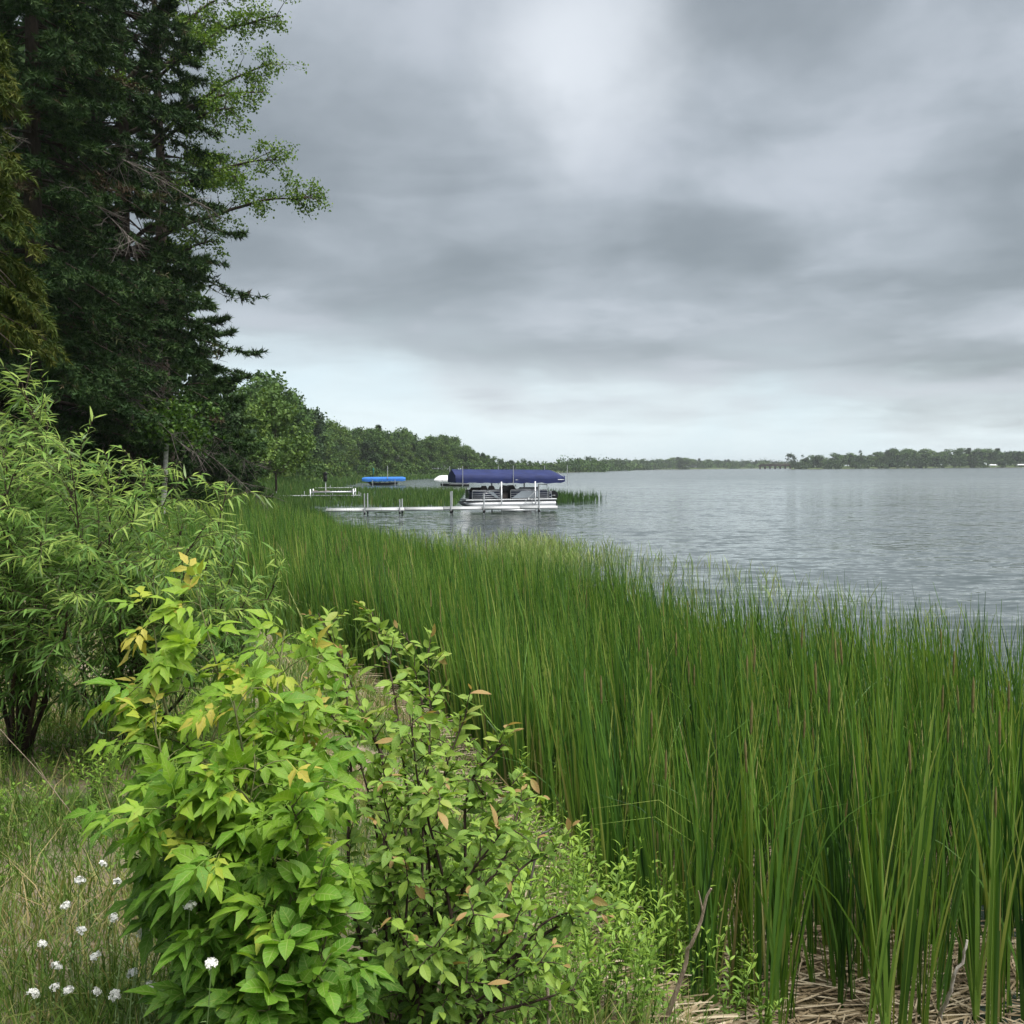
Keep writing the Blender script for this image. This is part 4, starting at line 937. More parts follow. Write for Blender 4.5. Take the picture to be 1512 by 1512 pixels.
def fartree_proto(name, seed, kind, H=12.0, W=7.0, n=5200, size=0.42):
    r = np.random.default_rng(seed); rt = empty(name, (0, 0, -500)); tk = MB()
    if kind == 'conifer':
        cr = MB()
        for z in np.arange(H*0.08, H*0.99, H*0.045):
            rr = W*0.42*(1-z/H)**0.8+0.1
            for b_ in range(9):
                az = r.uniform(0, 6.28); s = r.random(16)**0.6; h = np.array([math.cos(az), math.sin(az), 0]); p = h*(rr*s)[:, None]*r.uniform(0.7, 1.15)+UP*(z-0.25*rr*s)[:, None]+r.normal(0, 0.12, (16, 3))
                oak_tint = r.normal(0.45, 0.15); d = nrm(h+r.normal(0, 0.6, (16, 3))); tris(cr, p, d, np.full(16, 0.75), np.full(16, 0.36), r, np.full(16, np.clip(oak_tint, 0, 1)))
        tube(tk, [(0, 0, -0.5), (0, 0, H*0.5), (0, 0, H*0.97)], [0.2, 0.12, 0.02], 6); tk.build('trunk', B_DARK, rt); cr.build('crown', G_SPRUCE if seed % 2 else G_PINE, rt)
    else:
        cr, L = crown_mb(seed, H, W, n, size, 11 if W > 5 else 8)
        tube(tk, curve([(0, 0, -0.5), (0.1, 0, H*0.3), (0, 0.1, H*0.8)], 6), np.linspace(0.17, 0.04, 6), 6)
        for l in L: tube(tk, curve([(0, 0, H*0.25), (l[0]*0.5, l[1]*0.5, l[2]*0.7), l[:3]], 4), [0.07, 0.05, 0.04, 0.02], 4, cap=False)
        tk.build('trunk', B_BIRCH if kind == 'birch' else B_DARK, rt); cr.build('crown', G_WOOD[{'green': 0, 'pale': 1, 'dark': 2, 'birch': 1}[kind]], rt)
    return rt
KINDS = ['green', 'green', 'pale', 'dark', 'dark', 'conifer', 'conifer', 'birch', 'green', 'pale']
NAMES = {'green': 'broadleaf_tree', 'pale': 'broadleaf_tree', 'dark': 'broadleaf_tree', 'conifer': 'conifer_tree', 'birch': 'birch_tree'}
PRO = [fartree_proto(NAMES[k], 400+i_, k, 12, 5.0 if k == 'conifer' else (5.5 if k == 'birch' else 7.5)) for i_, k in enumerate(KINDS)]
used = [False]*len(PRO)
def put_tree(i_, x, y, H, wide, rz, label, group):
    o = PRO[i_] if not used[i_] else copy_tree(PRO[i_]); used[i_] = True
    o.location = tuple(on_ground(x, y)); s = H/12.0; o.scale = (s*wide, s*wide, s); o.rotation_euler = (0, 0, rz)
    if 'group' in o: del o['group']
    return tag(o, label, 'tree', group)
LBL = {'green': 'mid green broadleaf tree', 'pale': 'pale green broadleaf tree', 'dark': 'dark green broadleaf tree', 'conifer': 'dark pointed conifer', 'birch': 'slim white-stemmed birch'}
r = np.random.default_rng(77)
# skyline of the photograph: (pixel column, tree-top row)
SKY = np.array([(360, 590), (395, 572), (430, 580), (452, 608), (470, 626), (500, 634), (530, 636), (552, 632), (575, 640), (640, 641), (662, 648), (690, 660), (706, 670), (740, 676), (770, 679), (800, 682), (830, 685), (900, 682), (980, 680), (1008, 675), (1040, 680), (1100, 681), (1170, 682), (1185, 676), (1230, 673), (1290, 670), (1310, 664), (1350, 668), (1400, 667), (1440, 664), (1480, 667), (1530, 665)], float)
def hrow(u): return 692-(u-756)*math.tan(-ROLL)
def shore_trees(pts, n, rows, depth_off, group, where, wts, hmin=4.0, full=1.0, wide=1.0):
    pts = np.array(pts, float); seg = np.linalg.norm(np.diff(pts, axis=0), axis=1); 
    u_all = PIX(np.concatenate([pts, np.ones((len(pts), 1))], 1))[0]
    for row in range(rows):
        for k in range(n):
            # even steps in picture width so that far trees are not too sparse
            f = (k+r.uniform(0.2, 0.8))/n; uu = u_all[0]+(u_all[-1]-u_all[0])*f
            i_ = int(np.clip(np.searchsorted(u_all, uu)-1, 0, len(pts)-2)); a = (uu-u_all[i_])/(u_all[i_+1]-u_all[i_]); p = pts[i_]*(1-a)+pts[i_+1]*a
            nv = nrm(p); q = p+nv*(depth_off+row*depth_off*1.4+r.uniform(0, depth_off))
            u_, v_, d_ = PIX(np.array([q[0], q[1], 1.0])); top = np.interp(u_, SKY[:, 0], SKY[:, 1])
            gz_ = on_ground(q[0], q[1])[2]
            Hm = (hrow(u_)-top)/FPX*d_+EYE[2]-gz_
            H = max(hmin, 1.12*Hm*(r.uniform(0.55, 0.85) if row == 0 and rows > 1 else r.uniform(0.78, 1.04))*full)
            i2 = int(r.choice(len(PRO), p=np.array(wts)/sum(wts)))
            put_tree(i2, q[0], q[1], H, wide*r.uniform(0.85, 1.25), r.uniform(0, 6.28), LBL[KINDS[i2]]+' '+where, LBL[KINDS[i2]]+'s '+where)
W_MIX = [3, 3, 3, 2, 2, 1, 1, 0.7, 3, 2]
shore_trees([(-30, 112), (-34, 150), (-43, 200)], 13, 2, 7, 'a', 'on the near left shore past the sedge', [3, 2, 3, 1, 1, 0, 0, 1, 2, 3], 5, 0.97)
shore_trees([(-46, 215), (-50, 300), (-36, 400), (-10, 500)], 31, 3, 14, 'b', 'in the wooded point behind the canopies', W_MIX, 5)
shore_trees([(-10, 500), (12, 600), (34, 715), (72, 960)], 14, 2, 22, 'c', 'where the wooded point thins out', W_MIX, 5, 1.0, 1.2)
shore_trees([(72, 960), (115, 1180), (185, 1420), (425, 1620)], 56, 1, 34, 'd', 'on the distant middle shore', [2, 2, 2, 2, 2, 2, 2, .3, 2, 2], 7, 1.08, 2.0)
shore_trees([(268, 1010), (400, 980), (560, 975), (640, 950)], 58, 2, 22, 'e', 'on the headland across the lake', [3, 3, 2, 3, 3, .6, .6, .3, 3, 2], 7, 1.08, 2.0)
# trees standing out on their own
def lone(i_, u, vtop, d, wide, label):
    p = P(u, 700, d); b_ = on_ground(p[0], p[1]); H = (hrow(u)-vtop)/FPX*d+EYE[2]-b_[2]; put_tree(i_, b_[0], b_[1], H, wide, u*1.7, label, None)
lone(2, 408, 570, 105, 0.95, 'round pale green broadleaf tree standing highest on the near left shore')
lone(9, 372, 588, 92, 1.0, 'pale leafy tree between the young pine and the round broadleaf tree')
lone(0, 335, 575, 88, 0.9, 'mid green tree behind the short dark spruce')
lone(3, 298, 560, 78, 1.0, 'shadowed broadleaf tree filling in behind the big spruce')
lone(4, 235, 600, 70, 1.2, 'dark broadleaf tree far behind the birch trunk')
lone(3, 130, 560, 56, 1.3, 'dark broadleaf tree behind the tall spruce and the cedar')
lone(4, 40, 560, 50, 1.3, 'dark undergrowth tree behind the cedar')
for k_, (u_, v_, d_, w_) in enumerate([(10, -60, 50, .7), (100, -20, 56, .75), (165, 330, 58, .9), (215, 390, 66, .8), (265, 500, 72, .9)]):
    put = lone([5, 6, 3, 5, 4][k_], u_, v_, d_, w_, ['dark conifer filling the gap behind the cedar', 'dark conifer standing between the two spruces', 'dark broadleaf tree in the shade behind the big spruce', 'dark conifer behind the pine', 'shaded broadleaf tree below the pine'][k_])
lone(4, 548, 632, 380, 1.0, 'taller dark crown breaking the skyline of the wooded point')
lone(3, 1008, 675, 1350, 1.6, 'dark round tree standing out on the distant middle shore')
lone(4, 1311, 663, 1000, 1.2, 'tallest dark crown on the headland across the lake')
# brush along the shore feet
def brush(name, pts, n, Hm, W, size, label, seed, mat, per=700):
    r = np.random.default_rng(seed); mb = MB(); pts = np.array(pts, float); L = np.concatenate([[0], np.cumsum(np.linalg.norm(np.diff(pts, axis=0), axis=1))])
    for k in range(n):
        s_ = L[-1]*(k+r.random())/n; x_, y_ = np.interp(s_, L, pts[:, 0])+r.normal(0, W*0.3), np.interp(s_, L, pts[:, 1])+r.normal(0, W*0.3)
        c_, _ = crown_mb(seed*50+k, Hm*r.uniform(0.6, 1.2), W*r.uniform(0.7, 1.3), per, size, 6, 0.1, r.uniform(0.3, 0.7)); b_ = on_ground(x_, y_)
        mb.add(np.concatenate(c_.v)+b_, c_.f[0][0], np.concatenate(c_.t))
    return tag(mb.build(name, mat), label, 'brush', kind='stuff')
brush('shore_brush', [(-20, 70), (-26, 95), (-33, 130), (-45, 200)], 26, 2.0, 4.0, 0.28, 'green brush at the foot of the near left shore trees', 3, G_WOOD[1])
brush('far_brush', [(-44, 205), (-50, 300), (-35, 405), (-8, 505), (34, 715)], 60, 4.5, 9, 0.7, 'low brush at the foot of the wooded point', 4, G_WOOD[0], 500)
brush('distant_brush', [(40, 730), (115, 1190), (190, 1425), (430, 1625)], 70, 6, 30, 1.6, 'low brush along the distant middle shore', 5, G_WOOD[0], 400)
brush('headland_brush', [(262, 1001), (400, 966), (560, 961), (660, 945)], 60, 6, 16, 1.1, 'low brush along the headland across the lake', 6, G_WOOD[2], 400)
brush('headland_wood', [(275, 1030), (400, 1000), (560, 998), (680, 970)], 70, 13, 17, 1.5, 'massed wood filling in behind the headland trees', 8, G_WOOD[2], 420)
brush('distant_wood', [(70, 985), (118, 1215), (195, 1460), (440, 1660)], 60, 9, 34, 2.0, 'massed wood filling in behind the distant middle shore trees', 9, G_WOOD[2], 300)
brush('understory', [(-14, 20), (-17, 28), (-20, 36), (-23, 48), (-27, 62)], 20, 1.5, 3.6, 0.16, 'dim brush under the spruces', 7, G_WOOD[0], 1500)

# ------------------------------------------------------------------ boats, lifts and docks
def legs(mb, xs, y, z0, z1, r_=0.03):
    for x in xs: tube(mb, [(x, y, z0), (x, y, z1)], r_, 6)
# --- navy canopy lift; local X along the boat (bow at -X), Y away from the camera
TH = R(13); LC = np.array([*P(750, 700, 69.5)[:2], 0.0])
lift = empty('boat_lift', LC, TH); tag(lift, 'boat lift with a long navy blue canopy over the pontoon boat', 'boat lift')
xa, xb, hw = -3.75, 3.55, 1.5
def canopy(xa, xb, hw, zr, ze, zb, hip0=0.0, hip1=0.9, sag=0.05, seed=1, nx=22, sway=0.0):
    r = np.random.default_rng(seed); mb = MB(); S = []
    for k in range(nx+1):
        f = k/nx; x = xa+(xb-xa)*f
        e0 = min(1, (x-xa)/hip0) if hip0 > 0 else 1.0; e1 = min(1, (xb-x)/hip1) if hip1 > 0 else 1.0; e = min(e0, e1)
        zrk = ze+(zr-ze)*(0.15+0.85*math.sin(e*math.pi/2)); wk = hw*(0.80+0.20*min(1, e*1.6)); tl = -sway*f
        wv = 0.025*math.sin(k*1.9)+r.normal(0, 0.012); bz = zb+0.03*math.sin(k*2.3)+r.normal(0, 0.012)+(0.10*(1-min(1, e*1.3)))
        S.append([(x, -wk-0.01, bz+tl), (x, -wk-wv, (ze+bz)/2+tl), (x, -wk*0.98, ze+tl), (x, -wk*0.5, (ze+zrk)/2+tl-sag*abs(math.sin(k*0.8))), (x, 0, zrk+tl), (x, wk*0.5, (ze+zrk)/2+tl-sag*abs(math.sin(k*0.8))), (x, wk*0.98, ze+tl), (x, wk+wv, (ze+bz)/2+tl), (x, wk+0.01, bz+tl)])
    S = np.array(S); m = 9; i = np.arange(nx)[:, None]; j = np.arange(m-1)[None]
    mb.add(S.reshape(-1, 3), np.stack([i*m+j, (i+1)*m+j, (i+1)*m+j+1, i*m+j+1], -1).reshape(-1, 4))
    mb.add(S[0], [list(range(m))]); mb.add(S[-1], [list(range(m))[::-1]])
    return mb
canopy(xa, xb, hw, 2.80, 2.40, 1.93, 0.0, 0.9, sway=0.10).build('canopy', M_NAVY, lift)
mb = MB(); th = np.linspace(0, 2*math.pi, 16, endpoint=False); n_c = np.array([0, -0.35, 1.5]); 
lg = np.array([1.45, -hw*0.80, 2.31]); ex = np.array([1, 0, 0]); ey = nrm(np.array([0, 0.75, 0.165]))
nn = np.cross(ex, ey); mb.add([lg+ex*0.19*math.cos(a)+ey*0.17*math.sin(a)+nn*0.05 for a in th], [list(range(16))]); mb.build('maker_patch', M_LOGO, lift)
pos_ = [(-3.3, -hw-0.06, 0), (0.0, -hw-0.06, 0), (3.6, -hw-0.06, 0), (-3.6, hw+0.06, 0), (-0.3, hw+0.06, 0), (2.9, hw+0.06, 0)]
for x, y, _ in pos_: m_ = MB(); tube(m_, [(x, y, 1.75), (x, y, 3.0)], 0.022, 6); m_.build('canopy_pole', M_ALU, lift)
mb = MB(); tube(mb, [(-3.3, -hw-0.06, 2.98), (3.6, -hw-0.06, 2.96)], 0.008, 4); tube(mb, [(-3.6, hw+0.06, 2.98), (2.9, hw+0.06, 2.96)], 0.008, 4); mb.build('guard_wire', M_STEEL, lift)
for x, y in [(-0.78, -hw-0.02), (1.45, -hw-0.02), (-0.78, hw), (1.45, hw)]:
    m_ = MB(); box(m_, (x, y, 0.45), (0.075, 0.075, 3.05)); m_.build('lift_post', M_ALU, lift)
for y in (-hw-0.02, hw):
    m_ = MB(); box(m_, (0.33, y, 0.12), (2.2, 0.08, 0.12)); m_.build('lift_beam', M_ALU, lift)
m_ = MB()
for s in (-1, 1): tube(m_, [(1.45-0.75 if s < 0 else 1.45, -hw-0.10, 0.62), (1.45 if s < 0 else 1.85, -hw-0.10, 1.35 if s < 0 else 0.62)], 0.03, 5)
m_.build('brace', M_ALU, lift)
m_ = MB(); th = np.linspace(0, 2*math.pi, 25)
tube(m_, [(1.0+0.24*math.cos(a), -hw-0.13, 0.62+0.24*math.sin(a)) for a in th], 0.02, 5, cap=False); tube(m_, [(0.78, -hw-0.13, 0.62), (1.22, -hw-0.13, 0.62)], 0.014, 4); m_.build('winch_wheel', M_ALU, lift)
m_ = MB(); 
for x in np.linspace(-3.5, 3.4, 8): tube(m_, [(x, -hw+0.05, 2.22), (x, 0, 2.54), (x, hw-0.05, 2.22)], 0.018, 4)
for y in (-hw+0.05, hw-0.05): tube(m_, [(-3.6, y, 2.1), (3.4, y, 2.06)], 0.022, 4)
m_.build('canopy_frame', M_ALU, lift)

# --- pontoon boat on the lift
bt_ = empty('pontoon_boat', LC+np.array([0, 0, 0.0]), TH); tag(bt_, 'silver and navy pontoon boat with taupe seats under the navy canopy', 'boat')
for y in (-1.0, 1.0):
    m_ = MB(); c_ = [(-3.15, y, 0.66), (-2.95, y, 0.58), (-2.6, y, 0.50), (-2.1, y, 0.46), (2.7, y, 0.46), (2.9, y, 0.46)]; tube(m_, c_, [0.02, 0.13, 0.23, 0.29, 0.30, 0.29], 14); m_.build('pontoon', M_ALU, bt_, True)
m_ = MB(); box(m_, (-0.05, 0, 0.80), (5.9, 2.4, 0.10)); m_.build('deck', M_WHITE, bt_)
m_ = MB(); tube(m_, [(-3.05, -1.24, 0.80), (2.95, -1.24, 0.80)], 0.05, 6); m_.build('rub_rail', M_ALU, bt_)
def panel(x0, x1, y=-1.19, z0=0.87, z1=1.42, mat=M_NAVYP, rails=4):
    m_ = MB(); box(m_, ((x0+x1)/2, y, (z0+z1)/2), (x1-x0, 0.025, z1-z0)); o = m_.build('fence_panel', mat, bt_)
    m_ = MB()
    for q in range(rails): z = z0+(z1-z0)*(q+0.5)/rails; box(m_, ((x0+x1)/2, y-0.022*(1 if y < 0 else -1), z), (x1-x0, 0.02, 0.035))
    tube(m_, [(x0, y, z1), (x1, y, z1)], 0.025, 6); tube(m_, [(x0, y, z0), (x0, y, z1)], 0.02, 6); tube(m_, [(x1, y, z0), (x1, y, z1)], 0.02, 6)
    m_.build('rail', M_ALU, o)
panel(-2.62, -0.80); panel(-0.10, 2.35); panel(-2.62, 2.35, 1.19); panel(2.45, 2.62, z1=1.3, rails=2)
m_ = MB(); prism(m_, [(-1.62, 1.32), (-1.25, 1.32), (-0.82, 0.90), (-1.02, 0.90)], -1.235, -1.228); m_.build('side_graphic', M_GLASSY, bt_)
m_ = MB(); prism(m_, [(-0.05, 0.90), (0.62, 1.36), (1.45, 1.36), (1.45, 0.90)], -1.235, -1.228); m_.build('side_graphic', M_GLASSY, bt_)
m_ = MB(); prism(m_, [(1.6, 0.95), (1.75, 0.95), (1.75, 1.36), (1.6, 1.36)], -1.235, -1.228); m_.build('side_graphic', M_GLASSY, bt_)
m_ = MB(); box(m_, (-2.62, 0, 1.14), (0.025, 2.2, 0.5)); m_.build('bow_gate', M_NAVYP, bt_)
def seat(x, y, w, d, zt, mat=M_TAUPE, rz=0.0):
    s_ = empty('seat', (x, y, 0.85), rz, bt_); m_ = MB(); box(m_, (0, 0, 0.2), (w, d, 0.38)); m_.build('cushion', mat, s_)
    m_ = MB(); prism(m_, [(-w/2, 0.2), (-w/2, zt-1.0), (-w/2+0.08, zt-0.86), (w/2-0.08, zt-0.86), (w/2, zt-1.0), (w/2, 0.2)], d/2-0.14, d/2); m_.build('backrest', mat, s_)
seat(-1.75, -0.80, 0.42, 0.5, 1.72); seat(-1.25, -0.80, 0.42, 0.5, 1.72); seat(-1.75, 0.85, 1.2, 0.5, 1.60); seat(-0.45, -0.55, 0.48, 0.5, 1.58); seat(1.6, 0.6, 1.4, 0.6, 1.58, M_WHITE); seat(0.9, -0.85, 1.0, 0.5, 1.52, M_WHITE)
m_ = MB(); prism(m_, [(0.05, 0.85), (0.0, 1.45), (0.15, 1.70), (0.45, 1.72), (0.6, 1.45), (0.62, 0.85)], 0.35, 1.05); m_.build('helm_console', M_BLACK, bt_)
m_ = MB(); th = np.linspace(0, 2*math.pi, 21); tube(m_, [(0.66, 0.7+0.18*math.cos(a), 1.55+0.18*math.sin(a)) for a in th], 0.018, 5); m_.build('steering_wheel', M_BLACK, bt_)
m_ = MB(); prism(m_, [(-0.72, 1.42), (-0.70, 1.62), (-0.5, 1.74), (-0.28, 1.70), (-0.18, 1.55), (-0.2, 1.42)], -0.95, -0.6); m_.build('seat_cover', M_BLACK, bt_)
mo = empty('outboard_motor', (3.0, 0, 0.0), 0, bt_)
m_ = MB(); prism(m_, [(-0.28, 0.86), (-0.33, 1.12), (-0.2, 1.30), (0.1, 1.33), (0.3, 1.22), (0.36, 0.98), (0.3, 0.84)], -0.19, 0.19); m_.build('cowling', M_BLACK, mo)
m_ = MB(); prism(m_, [(-0.15, 0.86), (-0.08, 0.35), (-0.2, 0.12), (0.12, 0.10), (0.3, 0.30), (0.24, 0.86)], -0.09, 0.09); m_.build('leg', M_BLACK, mo)
m_ = MB(); box(m_, (0.0, -0.2, 1.02), (0.3, 0.012, 0.05)); m_.build('stripe', M_WHITE, mo)
m_ = MB()
for a in (0, 2.09, 4.19): prism(m_, [(0.13, 0.22), (0.13+0.05, 0.22+0.16*math.cos(a)), (0.16, 0.22+0.16*math.sin(a))], -0.06+0.05*math.sin(a), -0.04+0.05*math.sin(a))
m_.build('propeller', M_STEEL, mo)
m_ = MB(); tube(m_, [(2.35, -1.1, 1.2), (2.35, -1.1, 1.75), (2.35, 1.1, 1.75), (2.35, 1.1, 1.2)], 0.025, 6); m_.build('stern_bar', M_ALU, bt_)

# --- dock alongside, running in from the reeds
DT = R(8); DC = np.array([*P(480, 700, 64.6)[:2], 0.0]); dk = empty('dock', DC, DT); tag(dk, 'long white panelled dock running from the reeds alongside the pontoon boat', 'dock')
Lk = 14.4; nS = 6
for q in range(nS):
    x0, x1 = Lk*q/nS+0.015, Lk*(q+1)/nS-0.015
    m_ = MB(); box(m_, ((x0+x1)/2, 0.6, 0.42), (x1-x0, 1.2, 0.05))
    o = m_.build('deck_section', M_DECK, dk); m_ = MB(); box(m_, ((x0+x1)/2, -0.02, 0.33), (x1-x0, 0.05, 0.16)); box(m_, ((x0+x1)/2, 1.22, 0.33), (x1-x0, 0.05, 0.16)); m_.build('side_beam', M_WHITE, o)
for x, zt in [(2.35, 1.36), (4.5, 0.98), (7.65, 1.42), (9.7, 1.25), (13.2, 1.75)]:
    for dx, y in ((0, -0.09), (0.2, 1.29)):
        m_ = MB(); tube(m_, [(x+dx, y, -1.1), (x+dx, y, zt)], 0.04, 8); o = m_.build('post', M_ALU, dk)
        m_ = MB(); box(m_, (x+dx, y+(0.02 if y < 0 else -0.02), 0.16), (0.11, 0.12, 0.2)); m_.build('bracket', M_BLACK, o)
m_ = MB()
for x in (3.0, 3.6): tube(m_, [(x, 0.1, 0.12), (x+0.3, 0.4, -0.2)], 0.02, 5)
tube(m_, [(2.9, 0.1, 0.16), (4.0, 0.1, 0.16)], 0.02, 5); m_.build('ladder', M_STEEL, dk)
fb = MB(); U_, V_ = np.meshgrid(np.linspace(0, 2*math.pi, 13), np.linspace(-1.45, 1.45, 7)); pts = np.stack([0.26*np.cos(U_)*np.cos(V_), 0.13*np.sin(U_)*np.cos(V_), 0.13*np.sin(V_)], -1)
i = np.arange(6)[:, None]; j = np.arange(12)[None]; fb.add(pts.reshape(-1, 3), np.stack([i*13+j, i*13+j+1, (i+1)*13+j+1, (i+1)*13+j], -1).reshape(-1, 4))
o = fb.build('float', M_WHITE, None, True); o.location = tuple(np.array([*WP(780, 755.5), 0.05])); tag(o, 'small white float on the water beside the dock at the pontoon boat', 'float')

# --- light blue canopy lift farther along, with its boat
LB = np.array([*WP(567, 716.5), 0.0]); l2 = empty('boat_lift', LB, R(6)); tag(l2, 'small boat lift under a flat bright blue canopy beyond the reeds', 'boat lift')
sB = np.linalg.norm(LB[:2])/FPX
canopy(-31.5*sB, 31.5*sB, 1.5, 1.52, 1.35, 0.72, 0.35, 0.35, 0.03, 3, 14).build('canopy', M_BLUE, l2)
for x, y in [(-2.0, -1.5), (2.0, -1.5), (-2.0, 1.5), (2.0, 1.5)]: m_ = MB(); tube(m_, [(x, y, -1.2), (x, y, 1.0)], 0.06, 6); m_.build('lift_post', M_ALU, l2)
m_ = MB(); tube(m_, [(0.7, -1.55, 1.2), (0.7, -1.55, 3.5)], 0.07, 6); m_.build('guide_pole', M_ALU, l2)
b2 = empty('fishing_boat', LB, R(6)); tag(b2, 'dark open motorboat hanging under the bright blue canopy', 'boat')
def hull(L, W, H, z0, n=10):
    mb = MB(); S = []
    for k in range(n+1):
        f = k/n; x = -L/2+L*f; w = W/2*min(1, (1-f)*3.2)**0.7 if f > 0.6 else W/2; w = max(w, 0.02); sh = z0+H*(1+0.25*f**2); kl = z0+H*0.25*max(0, f-0.7)*3
        S.append([(x, -w, sh), (x, -w*0.9, z0+H*0.45), (x, 0, kl), (x, w*0.9, z0+H*0.45), (x, w, sh), (x, w*0.88, sh-0.02), (x, 0, z0+H*0.45+0.03), (x, -w*0.88, sh-0.02)])
    S = np.array(S); m = 8; i = np.arange(n)[:, None]; j = np.arange(m)[None]
    mb.add(S.reshape(-1, 3), np.stack([i*m+j, (i+1)*m+j, (i+1)*m+(j+1) % m, i*m+(j+1) % m], -1).reshape(-1, 4)); mb.add(S[0], [list(range(m))]); return mb
hull(4.9, 1.9, 0.42, 0.02).build('hull', M_HULLD, b2); m_ = MB(); prism(m_, [(-2.9, 0.5), (-2.85, 0.85), (-2.4, 0.9), (-2.3, 0.3), (-2.5, 0.1)], -0.2, 0.2); m_.build('outboard_motor', M_BLACK, b2)
m_ = MB(); prism(m_, [(-0.1, 0.45), (0.3, 0.85), (0.36, 0.85), (0.0, 0.45)], -0.7, 0.7); m_.build('windscreen', M_GLASSY, b2)
for x in (-1.5, -0.7, 1.2): m_ = MB(); prism(m_, [(x-0.2, 0.3), (x-0.25, 0.72), (x-0.12, 0.74), (x-0.05, 0.5), (x+0.2, 0.5), (x+0.2, 0.3)], -0.4, 0.4); m_.build('seat', M_WHITE, b2)
# --- white-covered boat lift partly behind the navy canopy
LW = np.array([*WP(668, 718.5), 0.0]); l3 = empty('boat_lift', LW, R(4)); tag(l3, 'boat lift with a rounded white canopy half hidden behind the navy canopy', 'boat lift')
canopy(-2.9, 2.9, 1.4, 1.85, 1.15, 0.85, 1.1, 1.0, 0.02, 4, 14).build('canopy', M_WHITE, l3)
for x, y in [(-1.6, -1.4), (1.6, -1.4), (-1.6, 1.4), (1.6, 1.4)]: m_ = MB(); tube(m_, [(x, y, -1.2), (x, y, 1.1)], 0.05, 6); m_.build('lift_post', M_ALU, l3)
b3 = empty('speed_boat', LW+np.array([0.4, -0.3, 0]), R(184)); tag(b3, 'dark hulled speedboat with white trim under the white canopy', 'boat')
hull(4.6, 2.0, 0.40, 0.02).build('hull', M_HULLD, b3); m_ = MB(); prism(m_, [(-2.2, 0.44), (-2.2, 0.52), (1.6, 0.60), (2.3, 0.56), (1.6, 0.5)], -0.85, 0.85); m_.build('deck_cover', M_WHITE, b3)
m_ = MB(); prism(m_, [(0.3, 0.55), (0.0, 0.8), (0.05, 0.8), (0.5, 0.55)], -0.7, 0.7); m_.build('windscreen', M_GLASSY, b3)

# --- bare pipe docks in the sedge
def pipe_dock(u0, u1, v, label, z=0.45, seed=1, wide=1.0):
    a = np.array([*WP(u0, v+z*11), 0]); b = np.array([*WP(u1, v+z*11-1), 0]); L = np.linalg.norm(b-a); rz = math.atan2(b[1]-a[1], b[0]-a[0]); rt = empty('pipe_dock', a, rz); tag(rt, label, 'dock'); r = np.random.default_rng(seed)
    n = max(3, int(L/2.4))
    for y in (0, wide): m_ = MB(); tube(m_, [(0, y, z+0.03), (L, y, z)], 0.045, 6); m_.build('side_pipe', M_DECK, rt)
    for q in range(n):
        m_ = MB(); box(m_, (L*(q+0.5)/n, wide/2, z+0.01), (L/n-0.05, wide-0.12, 0.03)); m_.build('deck_section', M_DECK, rt)
    for q in range(n+1):
        for y in (-0.05, wide+0.05): m_ = MB(); zt = z+r.uniform(0.1, 0.45); tube(m_, [(L*q/n, y, -1.0), (L*q/n, y, zt)], 0.035, 6); m_.build('post', M_DECK, rt)
    return rt
pipe_dock(404, 530, 734.5, 'low bare pipe dock in the sedge nearer to the white dock', 0.38, 1)
pipe_dock(421, 520, 721.0, 'low bare pipe dock in the sedge beside the dark nest box', 0.38, 2)
# grey tarp-covered lift cradle between the docks
cb_ = np.array([*WP(492, 738), 0.0]); rt = empty('lift_cradle', cb_, R(3)); tag(rt, 'bare grey lift cradle with dark bunks between the two pipe docks', 'boat lift')
for y in (-0.9, 0.9): m_ = MB(); box(m_, (0, y, 0.75), (4.2, 0.1, 0.12)); m_.build('cradle_beam', M_ALU, rt)
for x in (-2.0, 2.0):
    for y in (-1.0, 1.0): m_ = MB(); box(m_, (x, y, 0.2), (0.1, 0.1, 1.7)); m_.build('lift_post', M_ALU, rt)
for q in range(7): m_ = MB(); box(m_, (-1.7+q*0.56, 0, 0.84 - 0.05*(q % 2)), (0.36, 1.7, 0.08)); m_.build('bunk', M_BLACK if q > 2 else M_TAUPE, rt)
# dark nest box on a pale post
nb_ = on_ground(*P(480.5, 700, 108)[:2]); zb_ = nb_[2]; rt = empty('nest_box', nb_); tag(rt, 'dark nest box on a pale post above the sedge', 'nest box')
zt = P(480, 697, 108)[2]-zb_; zm = P(480, 711, 108)[2]-zb_
m_ = MB(); tube(m_, [(0, 0, -0.3), (0, 0, zm+0.1)], 0.06, 6); m_.build('post', M_WHITE, rt)
m_ = MB(); box(m_, (-0.03, 0, (zm+zt-0.2)/2), (0.34, 0.3, zt-0.2-zm)); m_.build('box', M_STEEL, rt)
m_ = MB(); prism(m_, [(-0.28, zt-0.22), (0.0, zt+0.02), (0.26, zt-0.22)], -0.25, 0.25); m_.build('roof', M_STEEL, rt)
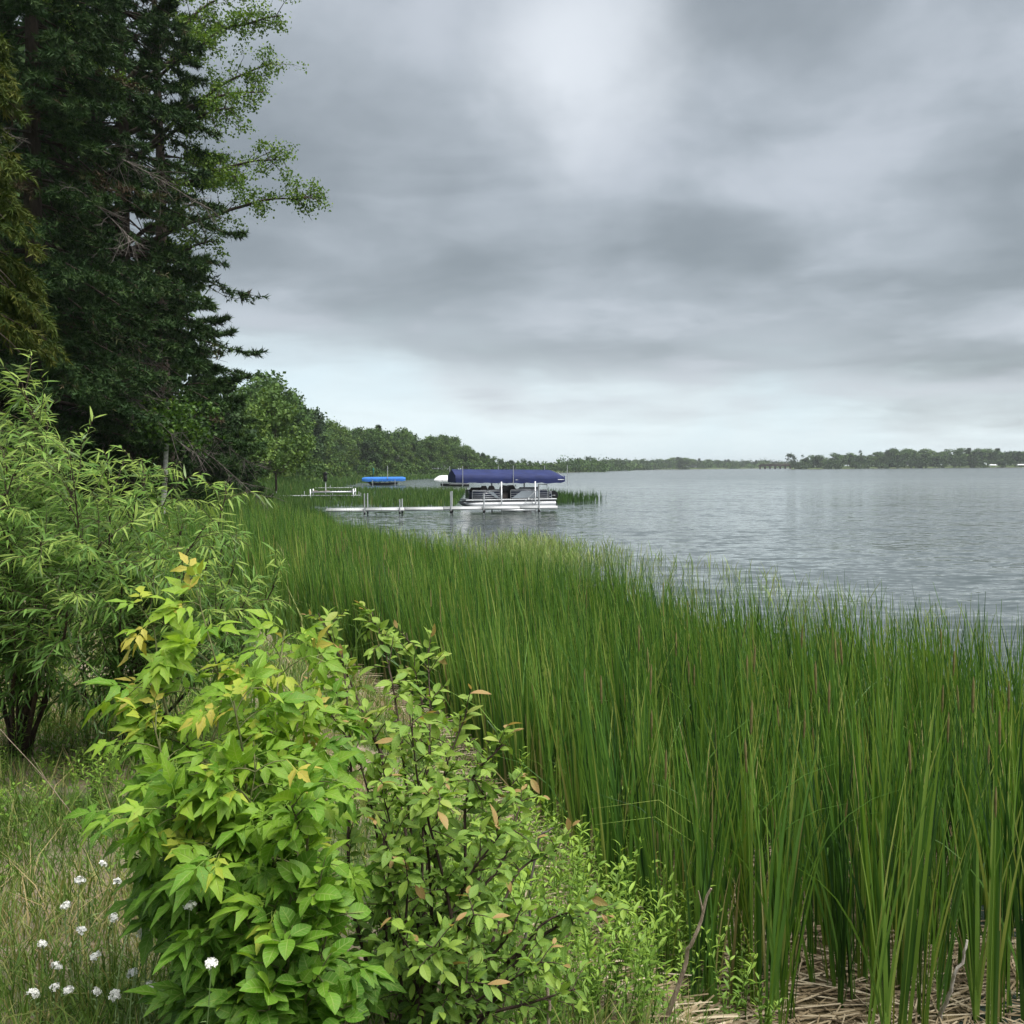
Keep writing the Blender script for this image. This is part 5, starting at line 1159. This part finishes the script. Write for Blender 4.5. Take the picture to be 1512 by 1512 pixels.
# teal pennant pole by the blue canopy
tb_ = np.array([*WP(551, 714), 0.0]); rt = empty('flag_pole', tb_); tag(rt, 'thin pole with a furled teal flag behind the bright blue canopy', 'flag')
m_ = MB(); tube(m_, [(0, 0, -1.2), (0, 0, 3.3)], 0.04, 6); m_.build('pole', M_STEEL, rt); m_ = MB(); tube(m_, curve([(0.03, 0, 3.2), (0.12, 0, 2.6), (0.02, 0, 1.7)], 8), [0.03, 0.10, 0.14, 0.12, 0.14, 0.11, 0.08, 0.03], 6); m_.build('flag', M_TEAL, rt)
# bridge on the distant shore
bw = np.array([*P(1152, 690, 1180)[:2], 0.0]); rt = empty('trestle_bridge', bw, R(4)); tag(rt, 'low dark brown trestle bridge on the distant shore', 'bridge')
m_ = MB(); box(m_, (0, 0, 3.9), (48, 5, 1.6)); m_.build('deck', M_RUST, rt); m_ = MB(); box(m_, (0, -2.7, 5.4), (48, 0.3, 0.9)); m_.build('railing', M_RUST, rt)
for q in range(9): m_ = MB(); box(m_, (-23+q*5.75, 0, 1.2), (0.9, 4, 5.0)); m_.build('pier', M_RUST, rt)
def cottage(u, v, d, w, label):
    p = P(u, v, d); b_ = on_ground(p[0], p[1]); b_[2] = max(b_[2], 0); rt = empty('pontoon_shelter', b_, 0.05); tag(rt, label, 'shelter')
    m_ = MB(); canopy(-w/2, w/2, 1.6, 3.0, 2.5, 2.0, 0.3, 0.3, 0, 6, 8).v
    canopy(-w/2, w/2, 1.6, 3.0, 2.4, 1.9, 0.3, 0.3, 0, 6, 8).build('canopy', M_WHITE, rt)
    for x in (-w/2+0.6, w/2-0.6):
        for y in (-1.3, 1.3): m_ = MB(); tube(m_, [(x, y, -1.0), (x, y, 2.5)], 0.08, 5); m_.build('post', M_ALU, rt)
cottage(1466, 688, 925, 7, 'white boat canopy at the foot of the headland')
cottage(1509, 687, 900, 9, 'bigger white boat canopy at the end of the headland')

# ------------------------------------------------------------------ haze over the lake
m_hz, t = newmat('haze_air'); v = t.new('ShaderNodeVolumePrincipled')
v.inputs['Color'].default_value = (0.86, 0.92, 0.97, 1); v.inputs['Density'].default_value = 0.00013; v.inputs['Anisotropy'].default_value = 0.2
t.l.new(v.outputs[0], t.out.inputs['Volume'])
HZ = MB(); box(HZ, (0, 0, 17.0), (19000, 19000, 42.0)); hz = HZ.build('haze', m_hz); tag(hz, 'thin pale haze over the lake', 'haze', kind='stuff')
